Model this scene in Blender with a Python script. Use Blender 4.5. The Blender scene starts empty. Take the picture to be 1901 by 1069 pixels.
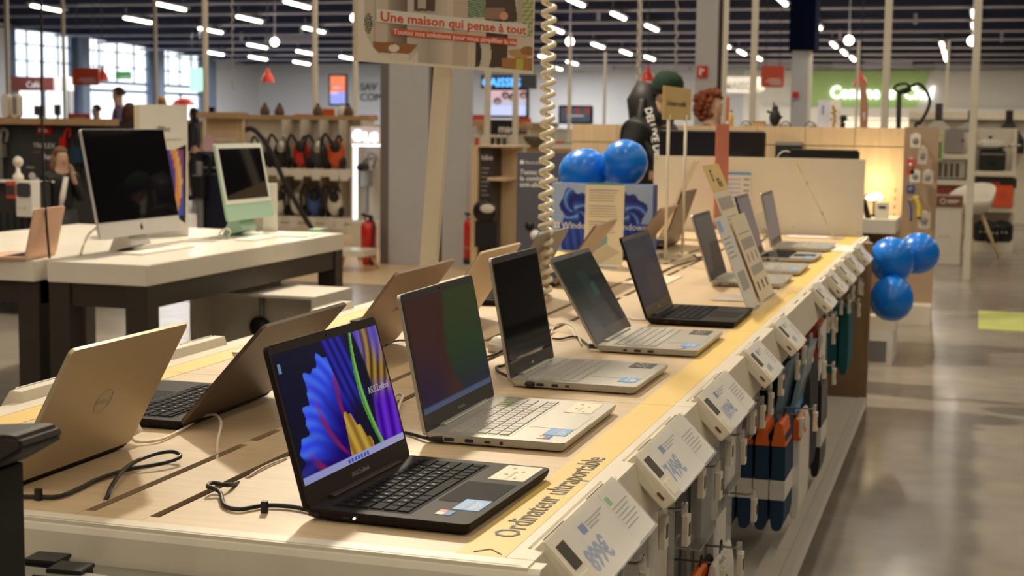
import bpy, bmesh, math, random
from math import sin, cos, pi, radians, sqrt, atan2, hypot
from mathutils import Vector, Matrix
random.seed(7)
SC = bpy.context.scene
COL = SC.collection
# ------------------------------------------------------------ camera, world, lights, exposure
FPX, IW, IH = 2800.0, 1901.0, 1069.0
CAM = Vector((0, 0, 1.235))
YAW, PIT, ROL = radians(17.03), radians(-6.231), radians(.738)
FW = Vector((-sin(YAW)*cos(PIT), cos(YAW)*cos(PIT), sin(PIT)))
_r = Vector((cos(YAW), sin(YAW), 0)); _u = _r.cross(FW)
RT = _r*cos(ROL)+_u*sin(ROL); UP = -_r*sin(ROL)+_u*cos(ROL)
cd = bpy.data.cameras.new('camera'); cam = bpy.data.objects.new('camera', cd); COL.objects.link(cam)
M = Matrix((RT, UP, -FW)).transposed().to_4x4(); M.translation = CAM
cam.matrix_world = M
cd.sensor_width = 36; cd.lens = FPX/IW*36; cd.clip_start = .05; cd.clip_end = 300
cd.dof.use_dof = True; cd.dof.focus_distance = 2.25; cd.dof.aperture_fstop = 9.0
SC.camera = cam
SC.view_settings.view_transform = 'Standard'; SC.view_settings.look = 'None'
SC.view_settings.exposure = 0.08; SC.view_settings.gamma = 1; SC.view_settings.use_curve_mapping = False
wd = bpy.data.worlds.new('sky'); SC.world = wd; wd.use_nodes = True
wd.node_tree.nodes['Background'].inputs[0].default_value = (.86, .93, 1, 1)
wd.node_tree.nodes['Background'].inputs[1].default_value = 2.2
def area(name, loc, sx, sy, power, col, target=None):
    l = bpy.data.lights.new(name, 'AREA'); l.shape = 'RECTANGLE'; l.size = sx; l.size_y = sy
    l.energy = power; l.color = col
    o = bpy.data.objects.new(name, l); COL.objects.link(o); o.location = loc
    if target is not None:
        o.rotation_euler = (Vector(target)-Vector(loc)).to_track_quat('-Z', 'Y').to_euler()
    return o
area('key_spotlight', (-3.1, 7.6, 4.85), .30, .30, 310, (1, .865, .66), (-.9, 3.0, .75))
for _x in (-9.4, -6.4, -3.6, -.7, 1.9, 4.8):      # rows of ceiling tubes over the counter; rows behind the camera are added fill
    for _y in (-8.7, -5.6, -2.5, .6, 3.7, 6.8, 9.9, 13, 16.1, 19.2):
        area('tube_and_fill_light', (_x, _y, 5.0-.034*_y), .10, 1.5, 34 if _y < -4 else 22, (1, .86, .655))
for _x in (-20, -13, -7, -1, 5, 11):
    for _y in (23.5, 28.5, 33.5):
        area('tube_and_fill_light', (_x, _y, 5.0-.034*_y), .12, 1.5, 75, (1, .90, .76))

def ray(px, py): return FW + RT*((px-IW/2)/FPX) - UP*((py-IH/2)/FPX)
def PZ(px, py, z): r = ray(px, py); return CAM + r*((z-CAM.z)/r.z)
def PY(px, py, Y): r = ray(px, py); return CAM + r*(Y/r.y)
def PX(px, py, X): r = ray(px, py); return CAM + r*(X/r.x)

NTH = 'first second third fourth fifth sixth seventh eighth ninth tenth eleventh twelfth thirteenth fourteenth fifteenth sixteenth seventeenth eighteenth'.split()
# ------------------------------------------------------------ materials
MC = {}
def mat(name, col, rough=.5, metal=0., emis=0., ecol=None, trans=0., alpha=1., coat=0., spec=.5, noise=0., nscale=8., stretch=None, ior=1.45):
    if name in MC: return MC[name]
    m = bpy.data.materials.new(name); m.use_nodes = True
    nt = m.node_tree; b = nt.nodes['Principled BSDF']
    c = (*col, 1)
    b.inputs['Base Color'].default_value = c
    b.inputs['Roughness'].default_value = rough; b.inputs['Metallic'].default_value = metal
    b.inputs['Specular IOR Level'].default_value = spec
    b.inputs['Coat Weight'].default_value = coat; b.inputs['Coat Roughness'].default_value = .05
    b.inputs['Transmission Weight'].default_value = trans; b.inputs['Alpha'].default_value = alpha
    b.inputs['IOR'].default_value = ior
    if emis:
        b.inputs['Emission Color'].default_value = (*(ecol or col), 1); b.inputs['Emission Strength'].default_value = emis
    tc = nt.nodes.new('ShaderNodeTexCoord'); mp = nt.nodes.new('ShaderNodeMapping')
    nz = nt.nodes.new('ShaderNodeTexNoise'); nz.inputs['Scale'].default_value = nscale; nz.inputs['Detail'].default_value = 5
    if stretch: mp.inputs['Scale'].default_value = stretch
    nt.links.new(tc.outputs['Object'], mp.inputs[0]); nt.links.new(mp.outputs[0], nz.inputs[0])
    rmp = nt.nodes.new('ShaderNodeValToRGB'); k = noise if noise else .03
    rmp.color_ramp.elements[0].position = .3; rmp.color_ramp.elements[1].position = .7
    rmp.color_ramp.elements[0].color = (*[max(0, x*(1-k)) for x in col], 1)
    rmp.color_ramp.elements[1].color = (*[min(1, x*(1+k*.6)) for x in col], 1)
    nt.links.new(nz.outputs[0], rmp.inputs[0]); nt.links.new(rmp.outputs[0], b.inputs['Base Color'])
    MC[name] = m; return m
def paintmat(name, emis=0., rough=.5, coat=0., spec=.5, ior=1.45):
    if name in MC: return MC[name]
    m = bpy.data.materials.new(name); m.use_nodes = True; nt = m.node_tree; b = nt.nodes['Principled BSDF']
    a = nt.nodes.new('ShaderNodeAttribute'); a.attribute_name = 'Col'
    b.inputs['Roughness'].default_value = rough; b.inputs['Coat Weight'].default_value = coat; b.inputs['Coat Roughness'].default_value = .04
    b.inputs['Specular IOR Level'].default_value = spec; b.inputs['IOR'].default_value = ior
    if emis:
        b.inputs['Base Color'].default_value = (.008, .008, .008, 1)
        nt.links.new(a.outputs[0], b.inputs['Emission Color']); b.inputs['Emission Strength'].default_value = emis
    else: nt.links.new(a.outputs[0], b.inputs['Base Color'])
    MC[name] = m; return m

WOOD = mat('pale_oak', (.66, .50, .32), .42, noise=.16, nscale=3, stretch=(2, 26, 20))
WOODX = mat('oak_board', (.64, .48, .295), .42, noise=.10, nscale=3.2, stretch=(2.5, 22, 20))
PANELWOOD = mat('birch_panel', (.72, .53, .32), .5, noise=.10, nscale=2, stretch=(24, 24, 2))
BROWNWOOD = mat('brown_board', (.33, .20, .105), .55, noise=.15, nscale=2, stretch=(20, 20, 2))
YEL = mat('yellow_strip', (.78, .54, .14), .5)
WHITE = mat('cream_enamel', (.78, .71, .58), .35)
WHITE2 = mat('white_enamel', (.74, .69, .60), .3)
OFFW = mat('off_white_plastic', (.74, .67, .54), .4)
PAPER = mat('paper', (.76, .72, .66), .55)
CREAM = mat('cream_paper', (.80, .69, .50), .55)
BLACK = mat('black_plastic', (.012, .011, .011), .45)
MBLACK = mat('matt_black', (.02, .018, .017), .75)
DGREY = mat('dark_grey_board', (.05, .048, .05), .6)
GREY = mat('mid_grey_plastic', (.25, .24, .23), .55)
SILVER = mat('silver_metal', (.47, .45, .40), .36, metal=.6)
SILVERK = mat('silver_key', (.42, .40, .36), .5, metal=.15)
DARKBR = mat('dark_aluminium', (.022, .017, .015), .5, metal=.05, spec=.3, ior=1.2)
DARKKEY = mat('black_key', (.012, .012, .013), .6, spec=.2, ior=1.2)
GOLD = mat('champagne_lid', (.50, .41, .27), .42, metal=.35)
BRONZE = mat('bronze_lid', (.30, .20, .13), .4, metal=.45)
CHAMP = mat('pale_champagne_lid', (.66, .54, .37), .42, metal=.3)
DBRONZE = mat('dark_bronze_lid', (.12, .08, .055), .4, metal=.45)
BEZEL = mat('black_bezel', (.03, .026, .022), .35)
GLOSS = mat('glossy_black_glass', (.005, .005, .006), .03, spec=.35)
STEEL = mat('wire_steel', (.5, .48, .44), .3, metal=.9)
DFRAME = mat('dark_brown_metal', (.035, .026, .02), .45)
LBLUE = mat('sticker_blue', (.10, .33, .70), .5)
RED = mat('signal_red', (.62, .02, .012), .25, coat=.5)
REDSIGN = mat('red_sign', (.62, .085, .04), .5)
ORANGE = mat('orange_card', (.82, .16, .02), .5)
BALLOON = mat('blue_rubber', (.005, .20, .80), .3, coat=.15)
GRN = mat('dark_green_cloth', (.008, .03, .016), .9, noise=.4, nscale=60)
CLEAR = mat('clear_plastic', (.95, .93, .88), .08, trans=.0, alpha=.28, spec=.6)
CLEARL = mat('thin_clear_sleeve', (.9, .9, .9), .14, alpha=.12, spec=.5)
NAVY = mat('navy_fabric', (.012, .045, .10), .8)
TEAL = mat('teal_fabric', (.01, .10, .12), .8)
CHARC = mat('charcoal_fabric', (.03, .03, .033), .85)
SKIN = mat('skin', (.62, .38, .26), .55)
TXTD = mat('dark_ink', (.05, .04, .035), .6)
TXTW = mat('white_ink', (.85, .83, .8), .6)
TXTR = mat('red_ink', (.70, .10, .03), .6)
TXTB = mat('blue_ink', (.10, .20, .50), .6)
TXTG = mat('grey_ink', (.35, .33, .30), .6)
GREYSHADE = mat('grey_print', (.42, .38, .33), .6)
NEON = mat('white_neon', (1, 1, 1), .4, emis=1.8, ecol=(.95, .98, 1))
TUBE = mat('tube_glow', (1, 1, 1), .4, emis=9, ecol=(1, .90, .68))
WLED = mat('white_led', (1, 1, 1), .4, emis=3)
CWHITE = mat('white_cable', (.78, .70, .56), .45)
CBLACK = mat('black_cable', (.02, .018, .016), .45)
WALLG = mat('grey_wall', (.58, .57, .57), .8)
WALLW = mat('white_wall', (.80, .76, .68), .8)
GREENW = mat('green_wall', (.50, .72, .28), .8)
ROOF = mat('navy_roof', (.0025, .005, .022), .9, spec=.05, noise=.5, nscale=.15)
PIPE = mat('grey_pipe', (.42, .40, .46), .6)
COLG = mat('column_grey', (.52, .52, .55), .6)
COLSHADE = mat('column_recess_shade', (.10, .085, .072), .6)  # web recess lies in shade; its darkness is put into the colour
POLE = mat('pole_white', (.80, .74, .62), .5)
WFRAME = mat('window_frame', (.10, .14, .22), .5)
GLASS = mat('window_glass', (.9, .95, 1), .02, alpha=.12, spec=.5)
PEGW = mat('shelf_white', (.68, .62, .52), .55)

def floor_material():
    m = bpy.data.materials.new('polished_concrete'); m.use_nodes = True; nt = m.node_tree; b = nt.nodes['Principled BSDF']
    tc = nt.nodes.new('ShaderNodeTexCoord')
    def nz(sc, det):
        mp = nt.nodes.new('ShaderNodeMapping'); mp.inputs['Scale'].default_value = sc
        n = nt.nodes.new('ShaderNodeTexNoise'); n.inputs['Scale'].default_value = 1; n.inputs['Detail'].default_value = det
        nt.links.new(tc.outputs['Object'], mp.inputs[0]); nt.links.new(mp.outputs[0], n.inputs[0]); return n
    a = nz((.35, .5, 1), 7); c = nz((6, 6, 6), 8)
    r = nt.nodes.new('ShaderNodeValToRGB'); r.color_ramp.elements[0].position = .35; r.color_ramp.elements[1].position = .68
    r.color_ramp.elements[0].color = (.215, .185, .152, 1); r.color_ramp.elements[1].color = (.33, .29, .24, 1)
    mx = nt.nodes.new('ShaderNodeMix'); mx.data_type = 'RGBA'; mx.blend_type = 'OVERLAY'; mx.inputs[0].default_value = .25
    nt.links.new(a.outputs[0], r.inputs[0]); nt.links.new(r.outputs[0], mx.inputs[6]); nt.links.new(c.outputs[0], mx.inputs[7])
    nt.links.new(mx.outputs[2], b.inputs['Base Color'])
    mr = nt.nodes.new('ShaderNodeMapRange'); mr.inputs[3].default_value = .16; mr.inputs[4].default_value = .34
    nt.links.new(a.outputs[0], mr.inputs[0]); nt.links.new(mr.outputs[0], b.inputs['Roughness'])
    bp = nt.nodes.new('ShaderNodeBump'); bp.inputs['Strength'].default_value = .02; nt.links.new(c.outputs[0], bp.inputs['Height']); nt.links.new(bp.outputs[0], b.inputs['Normal'])
    return m
CONCRETE = floor_material()

# ------------------------------------------------------------ mesh helpers
class MB:
    def __init__(s): s.v = []; s.f = []; s.sm = []
    def add(s, vs, fs, smooth=False):
        n = len(s.v); s.v += [tuple(v) for v in vs]; s.f += [tuple(i+n for i in f) for f in fs]; s.sm += [smooth]*len(fs); return s
    def box(s, x0, x1, y0, y1, z0, z1):
        s.add([(x0,y0,z0),(x1,y0,z0),(x1,y1,z0),(x0,y1,z0),(x0,y0,z1),(x1,y0,z1),(x1,y1,z1),(x0,y1,z1)],
              [(0,3,2,1),(4,5,6,7),(0,1,5,4),(1,2,6,5),(2,3,7,6),(3,0,4,7)]); return s
    def frus(s, x0, x1, y0, y1, z0, z1, i):
        s.add([(x0,y0,z0),(x1,y0,z0),(x1,y1,z0),(x0,y1,z0),(x0+i,y0+i,z1),(x1-i,y0+i,z1),(x1-i,y1-i,z1),(x0+i,y1-i,z1)],
              [(0,3,2,1),(4,5,6,7),(0,1,5,4),(1,2,6,5),(2,3,7,6),(3,0,4,7)]); return s
    def prism(s, pts, z0, z1, axis='z', smooth=False):
        n = len(pts)
        def w(a, b, h): return {'z': (a, b, h), 'y': (a, h, b), 'x': (h, a, b)}[axis]
        vs = [w(a, b, z0) for a, b in pts]+[w(a, b, z1) for a, b in pts]
        fs = [tuple(range(n))[::-1], tuple(range(n, 2*n))]+[(i, (i+1) % n, n+(i+1) % n, n+i) for i in range(n)]
        s.add(vs, fs, smooth); return s
    def rbox(s, x0, x1, y0, y1, z0, z1, r, axis='z', seg=4):
        a = {'z': (x0,x1,y0,y1,z0,z1), 'y': (x0,x1,z0,z1,y0,y1), 'x': (y0,y1,z0,z1,x0,x1)}[axis]
        return s.prism(rrect(a[0], a[1], a[2], a[3], r, seg), a[4], a[5], axis)
    def tube(s, pts, r, n=8, cap=True):
        pts = [Vector(p) for p in pts]; k = len(pts); rs = r if isinstance(r, (list, tuple)) else [r]*k
        vs = []; prev = None
        for i, p in enumerate(pts):
            t = (pts[min(i+1, k-1)]-pts[max(i-1, 0)]).normalized()
            if prev is None: a = t.orthogonal().normalized()
            else:
                a = prev-t*prev.dot(t)
                a = a.normalized() if a.length > 1e-6 else t.orthogonal().normalized()
            prev = a; b = t.cross(a)
            for j in range(n):
                q = 2*pi*j/n; vs.append(p+(a*cos(q)+b*sin(q))*rs[i])
        fs = [(i*n+j, i*n+(j+1) % n, (i+1)*n+(j+1) % n, (i+1)*n+j) for i in range(k-1) for j in range(n)]
        if cap: fs += [tuple(range(n))[::-1], tuple(range((k-1)*n, k*n))]
        s.add(vs, fs, True); return s
    def lathe(s, prof, n=20, c=(0, 0, 0), axis='z', caps=True):
        vs = []
        for r, h in prof:
            for j in range(n):
                q = 2*pi*j/n; a, b = r*cos(q), r*sin(q)
                v = {'z': (a, b, h), 'y': (a, h, b), 'x': (h, a, b)}[axis]
                vs.append((v[0]+c[0], v[1]+c[1], v[2]+c[2]))
        k = len(prof)
        fs = [(i*n+j, i*n+(j+1) % n, (i+1)*n+(j+1) % n, (i+1)*n+j) for i in range(k-1) for j in range(n)]
        if caps: fs += [tuple(range(n))[::-1], tuple(range((k-1)*n, k*n))]
        s.add(vs, fs, True); return s
    def ball(s, c, rx, ry, rz, n=16, m=10):
        return s.lathe_s([(max(1e-4, sin(pi*i/m)), -cos(pi*i/m)) for i in range(m+1)], n, c, rx, ry, rz)
    def lathe_s(s, prof, n, c, rx, ry, rz):
        k0 = len(s.v); s.lathe(prof, n)
        for i in range(k0, len(s.v)):
            v = s.v[i]; s.v[i] = (v[0]*rx+c[0], v[1]*ry+c[1], v[2]*rz+c[2])
        return s
    def quad(s, a, b, c, d): s.add([a, b, c, d], [(0, 1, 2, 3)]); return s
    def mesh(s, name):
        me = bpy.data.meshes.new(name); me.from_pydata(s.v, [], s.f)
        me.polygons.foreach_set('use_smooth', s.sm); me.update(); return me
def rrect(x0, x1, y0, y1, r, seg=4):
    out = []
    for cx, cy, a in ((x1-r, y1-r, 0), (x0+r, y1-r, 90), (x0+r, y0+r, 180), (x1-r, y0+r, 270)):
        for i in range(seg+1):
            q = radians(a+90*i/seg); out.append((cx+r*cos(q), cy+r*sin(q)))
    return out
def part(name, mb, m, parent=None, loc=None, rot=None, bevel=0, label=None, mtx=None):
    me = mb.mesh(name) if isinstance(mb, MB) else mb
    if bevel:
        bm = bmesh.new(); bm.from_mesh(me)
        es = [e for e in bm.edges if len(e.link_faces) == 2 and e.calc_face_angle(0) > .6]
        bmesh.ops.bevel(bm, geom=es, offset=bevel, segments=2, affect='EDGES', clamp_overlap=True)
        bm.to_mesh(me); bm.free()
    if m is not None and not me.materials: me.materials.append(m)
    bm = bmesh.new(); bm.from_mesh(me); bmesh.ops.recalc_face_normals(bm, faces=bm.faces); bm.to_mesh(me); bm.free()
    o = bpy.data.objects.new(name, me); COL.objects.link(o)
    if parent is not None: o.parent = parent
    if mtx is not None: o.matrix_local = mtx
    else:
        if loc is not None: o.location = loc
        if rot is not None: o.rotation_euler = rot
    if label: o['label'] = label
    return o
def tag(o, label, cat, group=None, kind=None):
    o['label'] = label; o['category'] = cat
    if group: o['group'] = group
    if kind: o['kind'] = kind
    return o
def thing(name, label, cat, loc=(0, 0, 0), rz=0, group=None):
    o = bpy.data.objects.new(name, None); COL.objects.link(o); o.location = loc; o.rotation_euler = (0, 0, rz)
    o.empty_display_size = .1
    return tag(o, label, cat, group)
def struct(name, mb, m, parent=None):
    o = part(name, mb, m, parent)
    if parent is None: o['kind'] = 'structure'
    return o
def copy_tree(o, parent=None):
    c = o.copy(); COL.objects.link(c); c.parent = parent
    for ch in list(o.children): copy_tree(ch, c)
    return c
def frame(origin, xd, ud):
    x = Vector(xd).normalized(); u = Vector(ud); u = (u-x*u.dot(x)).normalized(); n = x.cross(u)
    m = Matrix((x, u, n)).transposed().to_4x4(); m.translation = Vector(origin); return m
TCACHE = {}
def txt(s, size, m, parent, origin, xd=(1, 0, 0), ud=(0, 0, 1), align='LEFT', name='lettering', bold=0., ext=.0004, sx=1., space=1., fit=None):
    key = (s, size, align, bold, ext, m.name, sx, space)
    if key not in TCACHE:
        c = bpy.data.curves.new('t', 'FONT'); c.body = s; c.size = size; c.align_x = align; c.extrude = ext; c.offset = bold*size
        c.resolution_u = 2; c.space_character = space; c.space_line = .95
        o = bpy.data.objects.new('t', c); COL.objects.link(o)
        me = bpy.data.meshes.new_from_object(o.evaluated_get(bpy.context.evaluated_depsgraph_get()))
        bpy.data.objects.remove(o); bpy.data.curves.remove(c)
        me.name = name; me.materials.clear(); me.materials.append(m)
        if sx != 1.: me.transform(Matrix.Diagonal((sx, 1, 1, 1)))
        TCACHE[key] = me
    if fit:
        k = TCACHE[key].copy(); xs = [v.co.x for v in k.vertices]; k.transform(Matrix.Diagonal((fit/(max(xs)-min(xs)), 1, 1, 1))); me = k
    else: me = TCACHE[key]
    o = bpy.data.objects.new(name, me); COL.objects.link(o); o.parent = parent
    o.matrix_local = frame(origin, xd, ud)
    return o
def paint(name, fn, nx, ny, w, h, m, parent, mtx=None, z=0.):
    """flat picture of size w x h in local xy, colour per vertex from fn(u,v)"""
    vs = [(w*i/nx, h*j/ny, z) for j in range(ny+1) for i in range(nx+1)]
    fs = [(j*(nx+1)+i, j*(nx+1)+i+1, (j+1)*(nx+1)+i+1, (j+1)*(nx+1)+i) for j in range(ny) for i in range(nx)]
    me = bpy.data.meshes.new(name); me.from_pydata(vs, [], fs)
    ca = me.color_attributes.new('Col', 'FLOAT_COLOR', 'POINT'); buf = []
    for j in range(ny+1):
        for i in range(nx+1):
            c = fn(i/nx, j/ny); buf += [max(0, c[0]), max(0, c[1]), max(0, c[2]), 1]
    ca.data.foreach_set('color', buf); me.materials.append(m)
    o = bpy.data.objects.new(name, me); COL.objects.link(o); o.parent = parent
    if mtx is not None: o.matrix_local = mtx
    return o
def bez(pts, n=8):
    """Catmull-Rom through points"""
    P = [Vector(p) for p in pts]; P = [P[0]*2-P[1]]+P+[P[-1]*2-P[-2]]; out = []
    for i in range(1, len(P)-2):
        for k in range(n):
            t = k/n; a, b, c, d = P[i-1], P[i], P[i+1], P[i+2]
            out.append(.5*((2*b)+(c-a)*t+(2*a-5*b+4*c-d)*t*t+(3*b-a-3*c+d)*t**3))
    out.append(P[-2]); return out
def mixc(a, b, t):
    t = max(0, min(1, t)); return tuple(x+(y-x)*t for x, y in zip(a, b))
def sstep(a, b, x):
    t = max(0, min(1, (x-a)/(b-a))); return t*t*(3-2*t)
def hsh(i, j=0): return (sin(i*127.1+j*311.7)*43758.5453) % 1

# ============================================================ THE ROOM
RX0, RX1, RY0, RY1 = -28.0, 22.0, -12.0, 56.0
def roofz(Y): return 5.335-.034*Y
struct('floor', MB().box(RX0-.2, RX1+.2, RY0-.2, RY1+.2, -.2, 0), CONCRETE)
fl = MB().box(-11.5, -2.9, 10.6, 17.6, .0, .004)
struct('trim_1', fl, mat('wood_floor', (.66, .48, .28), .35, noise=.12, nscale=2, stretch=(2, 14, 1)))
cb = MB(); cb.add([(RX0-.2, RY0-.2, roofz(RY0)), (RX1+.2, RY0-.2, roofz(RY0)), (RX1+.2, RY1+.2, roofz(RY1)), (RX0-.2, RY1+.2, roofz(RY1)),
                   (RX0-.2, RY0-.2, roofz(RY0)+.2), (RX1+.2, RY0-.2, roofz(RY0)+.2), (RX1+.2, RY1+.2, roofz(RY1)+.2), (RX0-.2, RY1+.2, roofz(RY1)+.2)],
                  [(0,1,2,3),(4,7,6,5),(0,4,5,1),(1,5,6,2),(2,6,7,3),(3,7,4,0)])
ceiling = struct('ceiling', cb, ROOF)
struct('wall_back', MB().box(RX0-.2, RX1+.2, RY1, RY1+.2, 0, roofz(RY1)+.05), WALLG)
struct('wall_right', MB().box(RX1, RX1+.2, RY0, RY1, 0, 5.9), mat('right_wall', (.16, .14, .12), .8))
struct('wall_front', MB().box(RX0-.2, RX1+.2, RY0-.2, RY0, 0, 5.9), mat('front_wall', (.12, .10, .085), .8))
WY0 = PX(18, 100, RX0).y; WY1 = PX(379, 100, RX0).y
lw = MB().box(RX0-.2, RX0, RY0, WY0, 0, 5.9).box(RX0-.2, RX0, WY1, RY1, 0, 5.9).box(RX0-.2, RX0, WY0, WY1, 3.97, 5.2)
struct('wall_left', lw, WALLG)
# window bays between the given pixel columns
bays = [(22, 138), (152, 281), (292, 377)]
for n, (a, b) in enumerate(bays):
    y0, y1 = PX(a, 100, RX0).y, PX(b, 100, RX0).y
    w = struct('window_%d' % (n+1), MB().box(RX0-.12, RX0+.02, y0, y0+.18, 0, 3.97).box(RX0-.12, RX0+.02, y1-.18, y1, 0, 3.97).box(RX0-.12, RX0+.02, y0, y1, 3.87, 3.97).box(RX0-.12, RX0+.02, y0, y1, 0, .12), WFRAME)
    k = 2 if n < 2 else 2
    for i in range(1, k):
        ym = y0+(y1-y0)*i/k; part('mullion', MB().box(RX0-.08, RX0, ym-.04, ym+.04, .12, 2.15), WFRAME, w)
    for z, t_ in ((.95, .045), (2.15, .05), (2.42, .05), (2.95, .02), (3.45, .02)): part('transom', MB().box(RX0-.08, RX0, y0, y1, z-t_, z+t_), WFRAME, w)
    for i in range(1, 4):
        ym = y0+(y1-y0)*i/4; part('glazing_bar', MB().box(RX0-.08, RX0-.03, ym-.018, ym+.018, 2.42, 3.9), WFRAME, w)
    part('pane', MB().box(RX0-.06, RX0-.05, y0, y1, .05, 3.92), GLASS, w)
for n, (a, b) in enumerate([(138, 152), (281, 292), (377, 388)]):
    y0, y1 = PX(a, 100, RX0).y, PX(b, 100, RX0).y
    struct('trim_%d' % (n+2), MB().box(RX0-.25, RX0+.3, y0, y1, 0, 4.0), mat('slate_column', (.16, .20, .27), .6))
struct('trim_5', MB().box(RX0-30, RX0-.25, 20, 75, -.15, -.05), mat('outside_paving', (.5, .5, .48), .8))
# service pipes across the ceiling (spacing read from their vanishing)
for hh in (318, 295, 275, 260, 245, 233, 223, 214, 340, 365):
    Y = FPX*4.1/hh
    if Y > RY1-.4: continue
    p = part('pipe', MB().tube([(RX0, Y, roofz(Y)-.12), (RX1, Y, roofz(Y)-.12)], .038, 6), PIPE, ceiling)
for i, (px, py) in enumerate([(448, 60), (1111, 20), (1190, 45), (960, 30), (1330, 70), (1700, 25), (1560, 55), (700, 70), (1860, 60), (560, 45)]):
    r = ray(px, py); t = (roofz(0)-CAM.z)/(r.z+.034*r.y); P = CAM+r*t
    part('hanger_bracket', MB().box(P.x-.04, P.x+.04, P.y-.04, P.y+.04, P.z-.25, P.z), PIPE, ceiling)
for i, (px, py) in enumerate([(1650, 114), (1780, 116), (1590, 116), (1440, 114), (1240, 118), (540, 68), (1100, 118)]):
    r = ray(px, py); t = (roofz(0)-CAM.z)/(r.z+.034*r.y); P = CAM+r*t
    if P.y > 54: P = CAM+r*(54/r.y)
    part('air_duct', MB().box(P.x-.8, P.x+.8, P.y-.2, P.y+.2, P.z-.2, P.z), PIPE, ceiling)

# tube lights
def where(px, py):
    return 'left of the hanging poster' if px < 662 else ('between the white spiral cord and the wide grey column' if px < 1340 else 'right of the wide grey column, over the far counters')
tubes = [(88,16),(318,13),(552,9),(256,38),(463,36),(391,57),(583,56),(478,86),(397,99),(567,98),(479,108),(560,117),(646,108),(1069,5),(1148,30),(1210,52),(1110,85),(1162,98),
 (1206,108),(1062,117),(1033,127),(1012,107),(1347,85),(1377,98),(1407,108),(1452,3),(1485,28),(1518,49),(1548,84),(1567,98),(1583,109),(1749,84),(1753,98),(1756,109),(1808,26),(1808,49),(1032,56)]
tm = None
for px, py in tubes:
    reg = sorted(q for q in tubes if where(*q) == where(px, py))
    r = ray(px, py); t = (roofz(0)-.30-CAM.z)/(r.z+.034*r.y); P = CAM+r*t
    if P.y > 54.6: P = CAM+r*(54.6/r.y); P.z = min(P.z, roofz(P.y)-.42)
    o = thing('tube_light', NTH[reg.index((px, py))]+' tube light from the left, '+where(px, py), 'ceiling light', P, 0, 'tube lights '+where(px, py))
    if tm is None:
        tm = MB().rbox(-.045, .045, -.64, .64, -.03, .03, .028, 'y', 3).mesh('glowing_tube'); hm = MB().box(-.08, .08, -.78, .78, .03, .07).box(-.01, .01, -.6, -.58, .07, .27).box(-.01, .01, .58, .6, .07, .27).mesh('lamp_housing')
    a = part('glowing_tube', tm, TUBE, o); b = part('lamp_housing', hm, PIPE, o)
    for x in (a, b): x.rotation_euler.x = -.034
    area('tube_and_fill_light', (P.x, P.y, P.z-.06), .12, 1.3, 135, (.93, .96, 1) if P.x < -11 else (1, .90, .74))
bulbs = [((510,78),'round white globe light high up left of the poster'),((1058,77),'round white globe light above the thin pole right of the spiral cord'),((1341,76),'round white globe light just right of the wide grey column'),((1576,75),'round white globe light over the lettered green wall'),((1805,76),'round white globe light by the rightmost white pole'),((658,33),'round white globe light at the left edge of the poster')]
for (px, py), lab in bulbs:
    P = PY(px, py, 30)
    o = thing('globe_light', lab, 'ceiling light', P)
    part('globe', MB().ball((0, 0, 0), .09, .09, .09, 12, 8), TUBE, o); part('stem', MB().tube([(0, 0, .08), (0, 0, roofz(30)-P.z)], .012, 6), PIPE, o)

# thin white poles from floor to ceiling
poles = [(16,8,20,0,'leftmost slim cream pole, in front of the entrance windows'),(120,6,20,0,'slim cream pole left of the red hanging sign'),(290,6,22,0,'slim cream pole between the second and third window'),(382,9,16,0,'slim cream pole at the right end of the windows'),
 (585,9,16,0,'slim cream pole in front of the pale grey wall, left of the poster'),(660,8,18,0,'slim grey pole at the left edge of the poster'),(905,11,14,0,'bright cream pole in front of the wall screen showing people'),(957,10,13,0,'grey pole crossing the right side of the wall screen'),
 (1057,6,22,2.55,'short slim pole right of the white spiral cord'),(1122,5,24,2.4,'thinnest slim pole, left of the man in the green cap'),(1184,7,18,0,'slim cream pole just above the man in black'),(1397,11,13,0,'pale pole right of the wide grey column'),
 (1590,5,22,2.45,'thin pole behind the red lamp on the right'),(1643,13,13,0,'widest bright cream pole in front of the lettered green wall'),(1756,5,22,2.45,'thin pole above the range hoods'),(1808,13,13,0,'rightmost wide cream pole')]
for px, w, Y, top, lab in poles:
    P = PY(px, 200, Y); hw = w*Y/FPX/2
    o = tag(part('white_pole', MB().rbox(-hw, hw, -hw, hw, 0, top or roofz(Y)-.01, hw*.35), POLE, None, (P.x, P.y, 0)), lab, 'pole')

# columns
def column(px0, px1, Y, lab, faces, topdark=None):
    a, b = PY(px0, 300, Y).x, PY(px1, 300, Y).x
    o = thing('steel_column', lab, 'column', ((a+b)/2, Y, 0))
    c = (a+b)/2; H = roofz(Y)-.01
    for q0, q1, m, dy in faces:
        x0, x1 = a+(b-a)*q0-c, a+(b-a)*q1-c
        part('column_face' if dy < .05 else 'column_recess_shade', MB().box(x0, x1, dy, .16, 0, H), m, o)
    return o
c1 = column(706, 866, 12.2, 'broad grey steel column behind the poster and its leaning post', [(0, .10, mat('column_edge', (.17, .155, .145), .6), 0), (.1, .56, COLG, 0), (.56, .72, COLSHADE, .06), (.72, 1, COLG, .01)])
c2 = column(1286, 1341, 16, 'grey column carrying a small red fire sign, above the curly red hair', [(0, .74, COLG, 0), (.74, .9, COLSHADE, .06), (.9, 1, POLE, 0)])
c3 = column(1464, 1500, 24, 'grey column left of the green wall, dark in its upper part', [(0, .85, COLG, 0), (.85, 1, POLE, .02)])
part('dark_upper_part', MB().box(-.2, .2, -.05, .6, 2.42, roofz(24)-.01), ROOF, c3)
P = PY(1304, 133, 15.98)
fs = thing('fire_sign', 'small red and white square fire sign on the grey column', 'sign', (P.x, 15.98, P.z))
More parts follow.
